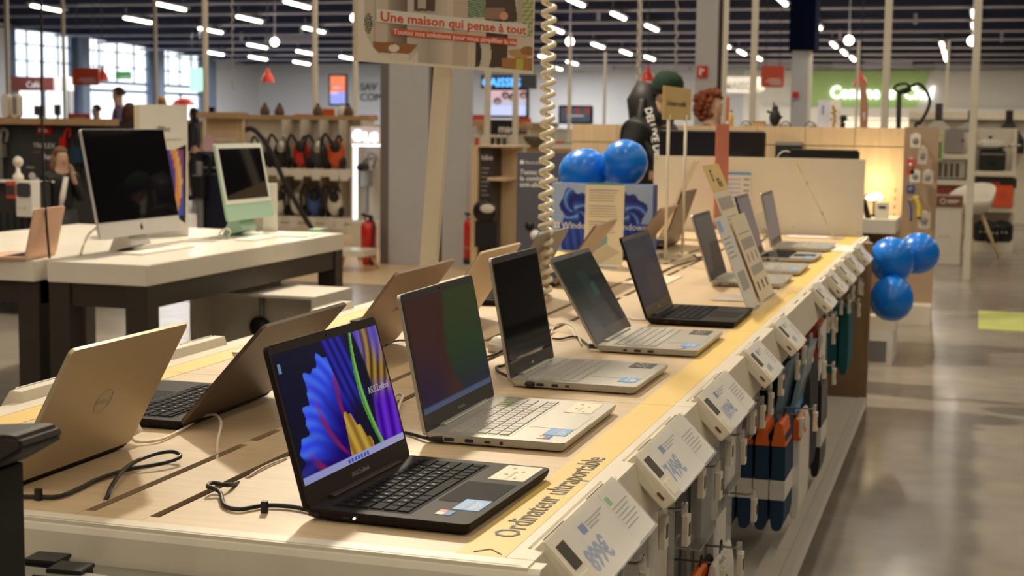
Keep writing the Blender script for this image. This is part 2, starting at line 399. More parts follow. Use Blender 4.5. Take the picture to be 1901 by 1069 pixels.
part('plate', MB().box(-.055, .055, -.01, .01, -.06, .06), RED, fs); part('pictogram', MB().box(-.03, -.01, -.013, -.01, -.04, .04).box(.0, .02, -.013, -.01, .0, .03), TXTW, fs)
P = PY(1477, 178, 23.95)
fs = thing('fire_sign', 'small red and blue fire sign low on the grey column beside the green wall', 'sign', (P.x, 23.95, P.z))
part('plate', MB().box(-.05, .05, -.01, .01, -.06, .06), RED, fs); part('blue_band', MB().box(-.05, .05, -.013, -.01, -.06, -.04), LBLUE, fs)

# back wall pieces
def YB(px, py): return PY(px, py, RY1-.06)
a, b = YB(1500, 140), YB(1730, 235)
struct('trim_6', MB().box(YB(1050, 0).x, YB(1500, 0).x, RY1-.02, RY1, 0, 3.33), WALLG)
struct('trim_7', MB().box(YB(1385, 0).x, RX1, RY1-.05, RY1-.02, 0, 3.3), WALLW)
gp = [(YB(1488, 0).x, 3.27), (YB(1733, 0).x, 3.27), (YB(1722, 0).x, 2.6), (YB(1700, 0).x, 1.7), (YB(1690, 0).x, .4), (YB(1520, 0).x, .4), (YB(1508, 0).x, 1.7), (YB(1494, 0).x, 2.4)]
gp = [(x, z) for x, z in gp]
o = struct('trim_8', MB().prism(gp, RY1-.09, RY1-.05, 'y'), GREENW)
ns = thing('neon_sign', 'glowing white lettered sign on the green wall', 'sign', (YB(1541, 182).x, RY1-.125, YB(1541, 182).z))
txt('Comme un Chef', .62, NEON, ns, (0, 0, 0), bold=.02, ext=.03, sx=.86)
struct('trim_9', MB().box(YB(1420, 0).x, RX1, RY1-.6, RY1-.1, 0, 1.95), WALLW)
# grey signs with words on the back wall
t = thing('wall_lettering', 'dark lettering on the pale grey wall left of the broad column', 'lettering', YB(668, 168)); txt('SAV &\nCOMMANDES', .42, TXTD, t, (0, 0, 0), ext=.01)
t = thing('wall_lettering', 'blue glowing lettering above the wall screen showing people', 'lettering', PY(905, 160, 30)); txt('CAISSES', .24, mat('blue_neon', (.05, .3, .9), .4, emis=1.5, ecol=(.12, .45, 1)), t, (-.12, 0, 0), ext=.01, bold=.02)
part('backing', MB().box(-.15, 1.05, .02, .06, -.05, .24), DGREY, t)
t = thing('wall_board', 'pale board with grey lettering right of the wide grey column', 'sign', PY(1340, 172, 40))
part('board', MB().box(0, 1.0, 0, .05, 0, .42), mat('pale_board', (.55, .53, .5), .6), t); txt('MAISON', .26, TXTG, t, (.05, -.01, .1), ext=.005, bold=.02)
part('round_plate', MB().lathe([(.2, -.02), (.2, .0)], 20, (.95, 0, .2), 'y'), WALLW, t)

# screens on walls
def wall_screen(px0, py0, px1, py1, Y, lab, fn, name='wall_screen'):
    A, B = PY(px0, py1, Y), PY(px1, py0, Y); w, h = B.x-A.x, B.z-A.z
    o = thing(name, lab, 'screen', (A.x, Y, A.z))
    part('housing', MB().rbox(-.04, w+.04, .01, .08, -.04, h+.04, .02, 'y', 2), BLACK, o)
    paint('display', fn, 30, 24, w, h, paintmat('screen_bright', 1.0, .3), o, frame((0, 0, 0), (1, 0, 0), (0, 0, 1)))
    return o
def scr_people(u, v):
    if v < .45: return (.62, .66, .95) if v < .40 else (.45, .5, .8)
    for cx, cy in ((.42, .78), (.62, .72), (.93, .8), (.2, .55)):
        if hypot((u-cx)*1.3, v-cy) < .07: return (.5, .3, .22)
        if hypot((u-cx)*1.3, v-cy-.02) < .14: return (.05, .03, .03)
    return (.72, .45, .5) if v > .7 else (.6, .52, .6)
wall_screen(910, 168, 977, 214, 26, 'bright wall screen showing people above a lilac band, beyond the cream pole', scr_people)
wall_screen(613, 141, 641, 193, 30, 'upright orange and blue screen on the pale grey wall', lambda u, v: (.95, .25, .12) if v > .42 and not (.2 < u < .8 and .55 < v < .6) else ((.35, .4, .9) if v < .36 or u > .5 else (.8, .6, .75)))
wall_screen(1040, 200, 1096, 226, 28, 'dark red and grey banner screen on the back wall right of the spiral cord', lambda u, v: (.25, .05, .04) if v > .5 and (int(u*6) % 2) else ((.5, .5, .5) if .4 < v < .5 and .2 < u < .8 else (.06, .08, .10)))
wall_screen(1093, 251, 1160, 272, 12.6, 'small bright white screen left of the man in black', lambda u, v: (.8, .95, 1.0))

# hanging lamps
for px, py, Y, lab in [(1203,137,26,'red pendant lamp left of the green cap'),(1597,147,26,'red pendant lamp over the green wall'),(497,140,28,'red pendant lamp in front of the pale grey wall'),(190,137,26,'red pendant lamp beside the red hanging sign at the windows')]:
    P = PY(px, py, Y); s = Y/FPX
    o = thing('pendant_lamp', lab, 'lamp', P)
    part('lamp_shade', MB().lathe([(13*s, -14*s), (13*s, -9*s), (9*s, 0), (4*s, 6*s), (3.5*s, 13*s), (.5*s, 15*s)], 16, caps=False), mat('lamp_red', (.7, .06, .03), .35), o)
    part('bulb', MB().ball((0, 0, -10*s), 5*s, 5*s, 4*s, 10, 6), mat('lamp_bulb', (1, 1, 1), .5, emis=3, ecol=(1, .8, .55)), o)
    part('cord', MB().tube([(0, 0, 14*s), (0, 0, roofz(Y)-P.z)], .008, 5), BLACK, o)

# red hanging signs
def hang_sign(px0, py0, px1, py1, Y, lab, m=REDSIGN, lines=3, cord=True, tail=None):
    A, B = PY(px0, py1, Y), PY(px1, py0, Y); w, h = B.x-A.x, B.z-A.z
    o = thing('hanging_sign' if cord else 'shelf_sign', lab, 'sign', (A.x, Y, A.z))
    part('panel', MB().rbox(0, w, 0, .03, 0, h, min(w, h)*.12, 'y', 4), m, o)
    if lines: part('lettering', MB().add([], []).box(w*.3, w*.85, -.004, 0, h*.36, h*.40).box(w*.2, w*.9, -.004, 0, h*.25, h*.29).box(w*.4, w*.9, -.004, 0, h*.14, h*.18), TXTW, o)
    if not cord: part('stand', MB().box(w*.45, w*.55, .012, .026, -A.z, .02), PIPE, o)
    if cord: part('cord', MB().tube([(w*.2, .01, h), (w*.2, .01, roofz(Y)-A.z)], .006, 5).tube([(w*.8, .01, h), (w*.8, .01, roofz(Y)-A.z)], .006, 5), BLACK, o)
    return o
hang_sign(134, 126, 183, 158, 24, 'red hanging direction sign in front of the windows')
hang_sign(1412, 122, 1456, 162, 24, 'red hanging direction sign left of the green wall')
for a in [(126,211,165,221,18.6,'low red sign on the wood-topped partition, left of the man in mauve'),(394,213,420,223,18.6,'low red sign right of the tall white computer box'),(546,212,580,225,18.6,'low red sign above the vacuum display'),(666,214,700,224,18.6,'low red sign just left of the broad grey column'),(872,213,901,229,19.6,'low red sign left of the bright cream pole'),(962,219,985,232,19.6,'low red sign right of the grey pole')]:
    hang_sign(*a, lines=1, cord=False)
hang_sign(591, 202, 621, 226, 22, 'bright orange upright board above the vacuum display', ORANGE, 0, False)
hang_sign(1340, 180, 1354, 225, 20, 'narrow orange banner right of the curly red hair', ORANGE, 0, False)
hang_sign(214, 133, 243, 147, 38, 'small green board at the windows', mat('green_board', (.05, .28, .06), .6), 1)
hang_sign(352, 126, 376, 170, 38, 'pale green and white pharmacy style board in the third window', mat('mint_board', (.35, .72, .55), .6), 0)
t = thing('shop_front', 'dark red fascia with a script word over the entrance at far left', 'shop front', PY(22, 168, 34)); 
A = PY(22, 168, 34); B = PY(100, 143, 34); part('fascia', MB().box(0, B.x-A.x, 0, .2, 0, B.z-A.z), mat('maroon', (.16, .04, .035), .6), t)
part('side_panel', MB().box(B.x-A.x, B.x-A.x+.45, 0, .2, 0, B.z-A.z), PAPER, t); part('post', MB().box(0, .1, .02, .18, -A.z, 0).box(B.x-A.x+.35, B.x-A.x+.45, .02, .18, -A.z, 0), GREY, t)
txt('Café', .22, TXTW, t, (.45, -.02, .08), ext=.003)
t = thing('umbrella', 'round red umbrella top outside behind the blond head', 'umbrella', PY(341, 195, 30))
part('canopy', MB().lathe([(.26, 0), (.22, .08), (.12, .14), (.01, .16)], 16, caps=False), mat('umbrella_red', (.85, .08, .03), .5), t); part('pole', MB().tube([(0, 0, -PY(341,195,30).z), (0, 0, .14)], .02, 6), STEEL, t)

# ============================================================ THE DISPLAY COUNTER
TZ = .75
ctr = thing('display_counter', 'long pale wood and cream display counter covered with laptops', 'counter', (-.98, 4.2, 0))
def cp(name, mb, m, **k):  # part given in world coordinates
    mb.v = [(x+.98, y-4.2, z) for x, y, z in mb.v]; return part(name, mb, m, ctr, **k)
Y0, BL, NB = 1.575, 1.0, 5.35
yb = [1.575, 2.553, 3.56, 4.57, 5.58, 6.59, 6.93]
for i in range(len(yb)-1):
    a, b = yb[i]+.0012, yb[i+1]-.0012
    for x0, x1 in ((-1.437, -1.042), (-1.028, -.952), (-.938, -.5455)):
        cp('board', MB().box(x0, x1, a, b, .744, TZ), WOODX)
    cp('board_core', MB().box(-1.437, -1.043, a, b, .715, .7439), mat('dark_core', (.05, .025, .012), .7)); cp('board_core', MB().box(-1.027, -.953, a, b, .715, .7439), mat('dark_core', (0, 0, 0))); cp('board_core', MB().box(-.937, -.5455, a, b, .715, .7439), mat('dark_core', (0, 0, 0)))  # lower board sides coloured dark as shade inside the slots
    cp('yellow_strip', MB().box(-.545, -.4865, a, b, .73, TZ+.0006), YEL); cp('yellow_strip', MB().box(-1.498, -1.4375, a, b, .73, TZ+.0006), YEL)
    L = b-a
    for xs in (-1.041, -.951):
        for q0, q1 in ((0, .025), (.45, .478), (.57, .62) if i else (.57, .65), (.965, 1)):
            cp('slot_bridge', MB().box(xs-.001, xs+.013, a+q0*L, a+q1*L, .73, TZ-.0003), WOODX)
    for xx, nm in ((-.486, 'r'), (-1.53, 'l')):
        x0, x1 = (-.4855, -.452) if nm == 'r' else (-1.535, -1.4985)
        cp('edge_rail', MB().box(x0, x1, a, b, .725, TZ+.001), WHITE)
    for q in (.13, .34, .66, .87):
        cp('rail_slot', MB().box(-.4665, -.4625, a+q*L-.045, a+q*L+.045, .7508, TZ+.0013), MBLACK)
    # angled fascia on the aisle side, one panel per bay
    f = MB(); f.add([(-.4515, a, .749), (-.4515, b, .749), (-.4315, b, .665), (-.4315, a, .665), (-.4715, a, .749), (-.4715, b, .749), (-.4715, b, .665), (-.4715, a, .665)],
                    [(0,1,2,3),(4,7,6,5),(0,4,5,1),(3,2,6,7),(0,3,7,4),(1,5,6,2)]); cp('fascia_panel', f, OFFW)
    cp('fascia_panel', MB().box(-1.56, -1.5355, a, b, .64, .748), OFFW)
cp('slot_tray', MB().box(-1.06, -.92, 1.58, 6.92, .66, .672), mat('slot_tray_shade', (.02, .010, .004), .8))  # tray colour darkened to paint the shade deep in the slots
cp('front_rail', MB().box(-1.56, -.452, 1.545, 1.5742, .725, TZ+.001), WHITE)
fr = [(1.575, .749), (1.549, .749), (1.543, .745), (1.540, .738), (1.540, .60), (1.575, .60)]
cp('end_fascia', MB().prism(fr, -1.56, -.437, 'x'), WHITE)
cp('rail_seam', MB().box(-1.5, -.46, 1.5495, 1.5505, TZ+.0008, TZ+.0014), TXTG)
cp('carcass', MB().box(-1.45, -.66, 1.6, 6.6, .1, .70), MBLACK)
cp('end_panel', MB().box(-1.52, -.415, 6.60, 6.66, 0, .745), BROWNWOOD)
cp('end_panel', MB().box(-1.52, -.66, 1.577, 1.6, 0, .70), WHITE2)
for i in range(6):
    a = 1.6+i*.808
    cp('base_shelf', MB().box(-1.54, -.435, a+.001, a+.807, .085, .10), PEGW)
    cp('base_lip', MB().box(-.434, -.405, a+.001, a+.807, .06, .103), WHITE2)
    cp('kick_plate', MB().box(-1.3, -.47, a, a+.808, 0, .085), GREY)
for i in range(7):
    cp('upright', MB().box(-.66, -.64, 1.62+i*.82, 1.65+i*.82, .10, .70), GREY)
t1 = txt('Ordinateur ultraportable', .0455, TXTD, ctr, (0, 0, 0), bold=.004, ext=.0003, sx=.985)
t1.matrix_local = frame((-.4985+.98, 1.655-4.2, TZ+.0009), (0, 1, 0), (-1, 0, 0))
ch = MB().tube([(-.527, 1.585, TZ+.001), (-.512, 1.602, TZ+.001), (-.494, 1.585, TZ+.001)], .0008, 4); cp('arrow_mark', ch, TXTD)
# lower service ledge in front of the counter with sensor keyboards
ld = thing('service_ledge', 'grey green service ledge along the foot of the counter front', 'ledge', (-1.0, 1.3, 0))
part('ledge_top', MB().box(-.75, .62, -.30, .235, .690, .705), mat('ledge_green_grey', (.22, .215, .17), .45), ld, bevel=.003)
part('ledge_body', MB().box(-.7, .58, -.28, .2, 0, .69), DFRAME, ld)
part('seam', MB().box(-.02, .30, .16, .164, .705, .7062), MBLACK, ld)

# ------------------------------------------------------------ keys and laptops
KM = {}
def key_mesh(w, d, m):
    k = (round(w, 4), round(d, 4), m.name)
    if k not in KM:
        me = MB().frus(-w/2, w/2, -d/2, d/2, 0, .0016, .0007).mesh('key'); me.materials.append(m); KM[k] = me
    return KM[k]
def scr_flower(u, v):
    if v < .055: return mixc((.26, .27, .52), (.33, .33, .52), u)
    c = (.006, .005, .02)
    x, y = u*1.6, v
    # blue fan from lower middle sweeping left
    dx, dy = x-1.02, y+.05; r = hypot(dx, dy); a = atan2(dy, -dx)
    edge = .985+.04*sin(a*23)+.05*sin(a*7+1)+.02*sin(a*51)
    if 0 < a < 1.33 and r < edge and r > .18:
        t = r/edge; st = .5+.5*sin(a*48+3*sin(r*7)); low = sstep(.55, .3, a)
        base = mixc((.008, .0, .11), (.03, .06, .78), sstep(.42, 1, t))
        base = mixc(base, (.07, .22, .80), st*sstep(.66, .98, t)*.6)
        gap = sstep(.2, .8, .5+.5*sin(a*17+2))
        base = mixc(base, (.012, .0, .10), (1-gap)*low*.85)
        red = sstep(.86, 1, .5+.5*sin(a*12-r*9))*sstep(.25, .5, t)*(1-sstep(.75, .95, t))
        c = mixc(base, (.22, .01, .05), red*.8)
    # tall blue petal behind
    q = x-(.86-.28*(y-.45))
    if y > .35 and -.02 < q < .34: c = mixc(c, mixc((.006, .004, .08), (.02, .02, .35), .5+.5*sin(q*60+y*6)), sstep(.35, .6, y)*(1-sstep(.28, .34, q)))
    # golden petals at right
    q = (x-(1.10+.18*sin(y*2.2+.5)))/(.45)
    if y > .28 and q > 0 and x < 1.62:
        st = .5+.5*sin(x*55+5*sin(y*5)); g = mixc((.05, .022, .004), (.36, .22, .03), st)
        g = mixc(g, (.08, .06, .45), sstep(.62, .95, y)*(.5+.5*sin(x*21+1)))
        c = mixc(c, g, sstep(0, .08, q)*sstep(.28, .5, y))
    # violet petal low right
    if x > 1.16+.2*y and y < .62:
        g = mixc((.03, .0, .25), (.14, .02, .55), .5+.5*sin(x*38-y*5)); c = mixc(c, g, sstep(.62, .34, y)*sstep(0, .06, x-1.16-.2*y))
    # green blade
    g0 = 1.16-.08*sin(y*3.0)+.16*(1-y)**2*.6
    if abs(x-g0) < .035*(1.15-abs(y-.4)): c = mixc((.03, .22, .03), (.20, .42, .08), .5+.5*sin((x-g0)*90))
    # golden tip
    q = (x-.84)*.9; top = .42-abs(x-.80)*1.1+.02*sin(x*60)
    if .70 < x < 1.10 and y < top and x > .72+.1*y: c = mixc((.25, .12, .015), (.50, .33, .05), .5+.5*sin(x*45+y*14))
    return c
def scr_red_green(u, v):
    if v < .045: return (.06, .08, .14)
    d = u-(.52-.16*(v-.5)-.10*sin(v*4))
    a = mixc((.055, .03, .085), (.13, .05, .04), sstep(0, .75, v)); a = mixc(a, (.12, .045, .035), sstep(.2, .5, u))
    b = mixc((.045, .10, .045), (.085, .11, .04), sstep(.2, .9, v)); b = mixc(b, (.045, .05, .08), sstep(.45, 0, v))
    return tuple(q*.36 for q in mixc(a, b, sstep(-.03, .05, d)))
def scr_dark_green(u, v):
    c = mixc((.012, .018, .02), (.008, .016, .010), v)
    if .36 < u < .62 and .35 < v < .8 and (u-.36)*.9 < (.8-v)+.2: c = (.008, .035, .03)
    if .55 < u < .70 and .42 < v < .62: c = (.015, .075, .075)
    if v < .3: c = mixc(c, (.03, .03, .035), .6)
    return tuple(q*.5 for q in c)
def scr_blue_brown(u, v):
    c = mixc((.05, .05, .07), (.03, .045, .075), v)
    if v < .6 and hypot(u-.75, v-.3) < .35: c = mixc(c, (.10, .075, .07), .6)
    return tuple(q*.45 for q in c)
def scr_mauve(u, v): return mixc((.11, .085, .085), (.10, .088, .09), v)
def scr_brown(u, v):
    c = mixc((.12, .085, .06), (.15, .12, .10), v)
    if v < .5 and u > .25+.4*v: c = (.085, .058, .04)
    return tuple(q*.6 for q in c)
def scr_off(u, v): return (.0, .0, .0)
DOMAT = paintmat('laptop_display', .85, .22, spec=.3, ior=1.12)
def laptop(lab, x, y, a, s, W, D, L, al, body, lidm, keym, bez, fn, brand=None, brandm=None, t=.016, stickers=(), nx=24, ports=(), rows=6, matrix=None, logo=None, glossy=False, palm=None):
    """x,y = near end of the hinge line; a = its heading from +Y; s = side the keyboard lies on"""
    u = Vector((sin(a), cos(a), 0)); v = Vector((cos(a), -sin(a), 0))*s
    c = Vector((x, y, TZ))+u*W/2+v*D/2
    rz = pi/2-a if s > 0 else -pi/2-a
    o = thing('laptop', lab, 'laptop', c, rz, 'laptops on the long display counter')
    # wedge base with feet
    b = MB(); n0 = rrect(-W/2, W/2, -D/2, D/2, .009, 4)
    b.prism([(p*.975, q*.96) for p, q in n0], .0035, .007)
    k = len(b.v); m_ = len(n0)
    lo = [(p*.99, q*.98, .0065) for p, q in n0]; mi = [(p, q, t-.003) for p, q in n0]; hi = [(p*.998, q*.998, t) for p, q in n0]
    b.add(lo+mi+hi, [tuple(range(m_))[::-1], tuple(range(2*m_, 3*m_))]+[(i+r*m_, (i+1) % m_+r*m_, (i+1) % m_+(r+1)*m_, i+(r+1)*m_) for r in (0, 1) for i in range(m_)])
    base = part('base', b, body, o)
    f = MB()
    for fx in (-.4, .4):
        for fy in (-.4, .38): f.box(W*fx-.018, W*fx+.018, D*fy-.004, D*fy+.004, .0003, .0035)
    part('rubber_feet', f, BLACK, o)
    # keyboard well and keys
    kw = W*.86 if W > .3 else W*.9; y1 = D/2-.030; kd = .098; y0 = y1-kd; x0 = -kw/2
    part('keyboard_well', MB().rbox(x0-.004, x0+kw+.004, y0-.003, y1+.003, t-.0008, t+.0003, .004), DARKKEY if keym is DARKKEY else (palm or body), o)
    U = kw/15.0; rh = kd/5.55; yy = y1
    lay = [[1]*15, [1]*13+[2], [1.5]+[1]*12+[1.5], [1.75]+[1]*11+[2.25], [1.25]+[1]*11+[2.75], [1.25, 1, 1, 1.25, 5.5, 1, 1, 1, 1, 1]]
    for r, row in enumerate(lay):
        h = rh*.55 if r == 0 else rh; xx = x0
        for wk in row:
            w_ = wk*U
            ko = bpy.data.objects.new('key', key_mesh(w_-.0028, h-.0026, keym)); COL.objects.link(ko); ko.parent = o
            ko.location = (xx+w_/2, yy-h/2, t+.0003); xx += w_
        yy -= h
    # legends as one printed layer
    if y < 3.4:
        L_ = ["²1234567890)=", "AZERTYUIOP^$", "QSDFGHJKLMù*", "<WXCVBN,;:!"]; off = [0, 1.5, 1.75, 1.25]
        for r, (st, of) in enumerate(zip(L_, off)):
            for i, chh in enumerate(st):
                txt(chh, .006, TXTW if keym is DARKKEY else TXTG, base, (x0+(of+i+.35)*U, y1-rh*.55-(r+.66)*rh, t+.0021), (1, 0, 0), (0, 1, 0), ext=0, name='key_legend')
    tw = W*.34; part('touchpad', MB().rbox(-tw/2-.01, tw/2-.01, -D/2+.010, y0-.008, t-.0002, t+.0004, .003), (palm or body) if keym is not DARKKEY else DARKKEY, o)
    bm_ = MB().rbox(-W*.33, W*.33, D/2-.014, D/2-.004, t-.002, t+.004, .002, 'x', 3); part('hinge', bm_, bez if keym is DARKKEY else body, o)
    # stickers: (x,y,w,h,kind)
    for sx, sy, sw, sh, kind in stickers:
        X, Yq = -W/2+sx, -D/2+sy
        m = {'blue': LBLUE, 'white': CREAM, 'black': BEZEL, 'navy': TXTB}[kind]
        so = part('sticker', MB().box(X, X+sw, Yq, Yq+sh, t, t+.0007), m, o)
        if kind == 'blue':
            txt('Windows 11', sh*.26, TXTW, so, (X+sw*.12, Yq+sh*.55, t+.0009), (1, 0, 0), (0, 1, 0), ext=0)
            for q in range(3): part('print_line', MB().box(X+sw*.12, X+sw*(.85-.1*q), Yq+sh*(.38-.11*q), Yq+sh*(.42-.11*q), t+.0007, t+.0009), PAPER, so)
        elif kind in ('white', 'black'):
            mm = TXTG if kind == 'white' else PAPER
            for q in range(4): part('print_line', MB().box(X+sw*(.1+.22*q), X+sw*(.2+.22*q), Yq+sh*(.65 if q % 2 else .3), Yq+sh*(.75 if q % 2 else .38), t+.0007, t+.0009), mm, so)
            txt('i5  8Go  512Go', sh*.14, mm, so, (X+sw*.08, Yq+sh*.48, t+.0009), (1, 0, 0), (0, 1, 0), ext=0)
        else:
            part('core_badge', MB().box(X, X+sw*.55, Yq+sh*.5, Yq+sh, t+.0007, t+.0009), CREAM, so); part('orange_flash', MB().box(X+sw*.6, X+sw, Yq+sh*.5, Yq+sh, t+.0007, t+.0009), ORANGE, so)
    # ports on the user's left side
    for py_, pw, kind in ports:
        yq = D/2-py_
        if kind == 'jack': part('port', MB().lathe([(.0026, -W/2-.0006), (.0026, -W/2+.002)], 12, (0, yq, t*.55), 'x'), MBLACK, o)
        else: part('port', MB().rbox(-W/2-.0006, -W/2+.003, yq-pw/2, yq+pw/2, t*.55-(.0024 if pw > .01 else .0015), t*.55+(.0024 if pw > .01 else .0015), .0012, 'x', 2), MBLACK, o)
    # lid, tilted about the hinge
    ld = part('lid', MB().rbox(-W/2, W/2, 0, .0055, -.004, L, .008, 'y', 4), lidm, o, (0, D/2-.003, t-.0005), (-(pi/2-al), 0, 0))
    part('bezel', MB().rbox(-W/2+.0012, W/2-.0012, -.001, .0002, .0, L-.0012, .007, 'y', 4), bez, ld)
    mx, mt, mbm = .0065, .012, .026
    sw, sh = W-2*mx, L-mt-mbm
    if glossy: part('display', MB().box(-sw/2, sw/2, -.0016, -.0009, mbm, mbm+sh), GLOSS, ld)
    else: d = paint('display', fn, nx, int(nx*.62)+1, sw, sh, DOMAT, ld, frame((-sw/2, -.0013, mbm), (1, 0, 0), (0, 0, 1)))
    part('webcam', MB().lathe([(.0016, -.0018), (.0016, -.001)], 10, (0, 0, L-.0065), 'y'), GLOSS, ld)
    if brand: txt(brand, .0085, brandm or TXTG, ld, (0, -.0012, .0095), align='CENTER', ext=.0001)
    if logo: txt(logo, .017, TXTG if lidm is not DBRONZE else GREY, ld, (0, .0057, L*.47), (-1, 0, 0), (0, 0, 1), 'CENTER', ext=.0002)
    return o, ld
R_ = radians
P14 = [(.030, .014, 'r'), (.052, .013, 'r'), (.070, .009, 'r')]
lapA, lidA = laptop('black ultraportable laptop showing a blue and gold flower wallpaper, nearest of the right row', -.765, 1.647, R_(2.1), 1, .319, .213, .203, R_(74.1), DARKBR, DARKBR, DARKKEY, mat('taupe_bezel', (.035, .027, .022), .5, ior=1.25), scr_flower, 'ASUS ZenBook', nx=190,
   stickers=[(.060, .010, .052, .034, 'blue'), (.030, .035, .022, .02, 'navy'), (.225, .008, .085, .05, 'white')], ports=[(.012, .014, 'r'), (.055, .009, 'r')])
# picture details on its screen
sw, sh = .319-.013, .203-.038
icons = MB()
for i in range(7): icons.box(-.028+i*.0095, -.0225+i*.0095, -.0019, -.0016, .0275, .0325)
part('taskbar_icons', icons, mat('icon_blue', (.02, .03, .2), .4, emis=.4, ecol=(.05, .12, .8)), lidA)
part('desktop_icon', MB().box(-.147, -.140, -.0019, -.0016, .166, .178), mat('icon_grey', (.1, .2, .3), .4, emis=.25, ecol=(.3, .5, .8)), lidA)
txt('ASUS ZenBook', .0135, mat('screen_white', (.3, .3, .3), .4, emis=.32, ecol=(.7, .7, .75)), lidA, (.078, -.0021, .103), ext=.0001, sx=.78)
part('power_light', MB().lathe([(.0012, -.162), (.0012, -.1585)], 8, (0, .04, .009), 'x'), WLED, lapA)
lapB, lidB = laptop('silver laptop with a dim red and green screen, second in the right row', -.785, 2.116, 0, 1, .340, .221, .214, R_(78.2), SILVER, SILVER, SILVERK, BEZEL, scr_red_green, 'VivoBook', nx=80,
   stickers=[(.050, .012, .05, .036, 'blue'), (.022, .03, .022, .02, 'navy'), (.235, .02, .09, .045, 'white')], ports=[(.040, .015, 'r'), (.072, .013, 'r'), (.101, .009, 'r'), (.123, .004, 'jack')])
part('green_key_outline', MB().box(.083, .101, .054, .0548, .0175, .0192).box(.083, .101, .0684, .0692, .0175, .0192).box(.083, .0838, .054, .0692, .0175, .0192).box(.1002, .101, .054, .0692, .0175, .0192), mat('lime', (.5, .75, .1), .5), lapB)
lapC, lidC = laptop('silver laptop with a glossy dark screen, third in the right row', -.809, 2.629, R_(.8), 1, .285, .240, .226, R_(79.5), SILVER, SILVER, SILVERK, BEZEL, scr_off, 'acer', TXTW,
   stickers=[(.045, .012, .05, .034, 'blue'), (.215, .02, .06, .045, 'black')], ports=[(.060, .014, 'r'), (.088, .012, 'r'), (.112, .008, 'r')], glossy=True)
lapD, _ = laptop('silver laptop leaning far back with a dark green screen, fourth in the right row', -.763, 3.105, R_(.2), 1, .331, .220, .212, R_(59.5), SILVER, SILVER, SILVERK, BEZEL, scr_dark_green, 'acer', TXTG,
   stickers=[(.050, .012, .05, .034, 'blue'), (.022, .03, .022, .016, 'navy'), (.245, .02, .07, .045, 'black')], ports=[(.065, .008, 'r'), (.092, .014, 'r'), (.120, .013, 'r')], nx=50)
laptop('dark brown laptop with a white cable plugged in, fifth in the right row', -.757, 3.596, 0, 1, .318, .217, .208, R_(70), DARKBR, DARKBR, DARKKEY, BEZEL, scr_blue_brown, 'hp', TXTW, ports=[(.05, .013, 'r'), (.08, .013, 'r')])
laptop('silver laptop with a brown screen, left of the leaning yellow-topped price cards', -.761, 4.541, 0, 1, .300, .215, .209, R_(72.4), SILVER, SILVER, SILVERK, BEZEL, scr_brown, 'ASUS', ports=[(.03, .01, 'r')]+[(.06+.012*i, .008, 'r') for i in range(8)])
laptop('silver laptop half hidden behind the leaning yellow-topped price cards', -.759, 4.96, 0, 1, .305, .220, .215, R_(76), SILVER, SILVER, SILVERK, BEZEL, scr_mauve, 'ASUS', stickers=[(.05, .012, .06, .034, 'blue')])
laptop('silver laptop with a mauve grey screen, second from the far white panel', -.766, 5.46, 0, 1, .300, .223, .227, R_(72.6), SILVER, DARKBR, DARKKEY, BEZEL, scr_mauve, stickers=[(.05, .012, .06, .034, 'blue')], ports=[(.03, .012, 'r'), (.06, .012, 'r'), (.09, .012, 'r')])
laptop('silver laptop with a mauve grey screen, farthest in the right row by the white panel', -.762, 5.954, 0, 1, .327, .222, .214, R_(77.6), SILVER, SILVER, SILVERK, BEZEL, scr_mauve, 'hp', stickers=[(.05, .012, .06, .034, 'blue')])
# left row, seen from behind
lapJ, lidJ = laptop('champagne gold laptop seen from behind, nearest of the left row', -1.181, 1.642, R_(.4), -1, .290, .215, .203, R_(61.5), DARKBR, GOLD, DARKKEY, BEZEL, scr_off, stickers=[(.23, .012, .05, .05, 'blue')])
part('emblem_ring', MB().lathe([(.0195, .0055), (.0195, .0062), (.0182, .0062), (.0182, .0055)], 32, (0, 0, .098), 'y', caps=False), GREYSHADE, lidJ)
txt('DELL', .0135, GREYSHADE, lidJ, (0, .0057, .0935), (-1, 0, 0), (0, 0, 1), 'CENTER', ext=.0002)
laptop('dark brown laptop leaning far back and seen from behind, second in the left row', -1.168, 2.064, R_(-.9), -1, .329, .218, .213, R_(48.3), DARKBR, DBRONZE, DARKKEY, BEZEL, scr_off, ports=[(.14, .014, 'r')])
laptop('bronze laptop seen from behind, third in the left row, behind the flower wallpaper laptop', -1.205, 2.73, 0, -1, .345, .228, .222, R_(53), SILVER, BRONZE, SILVERK, BEZEL, scr_off, logo='ASUS')
laptop('pale champagne laptop seen from behind, in front of the leaning white post', -1.19, 3.27, 0, -1, .315, .215, .210, R_(57), DARKBR, CHAMP, DARKKEY, BEZEL, scr_off)
laptop('dark laptop whose grey lid edge shows left of the white spiral cord', -1.19, 3.80, 0, -1, .315, .215, .205, R_(62), DARKBR, GREY, DARKKEY, BEZEL, scr_off)
laptop('bronze laptop seen from behind, touching the right side of the white spiral cord', -1.185, 4.30, R_(-2), -1, .32, .218, .215, R_(55), DARKBR, BRONZE, DARKKEY, BEZEL, scr_off)
laptop('bronze laptop seen from behind, left of the two thin sign rods', -1.19, 5.28, 0, -1, .32, .218, .215, R_(55), DARKBR, BRONZE, DARKKEY, BEZEL, scr_off)
laptop('brown laptop seen from behind, closest to the white panel in the left row', -1.16, 5.80, 0, -1, .32, .218, .225, R_(72), DARKBR, DBRONZE, DARKKEY, BEZEL, scr_off)

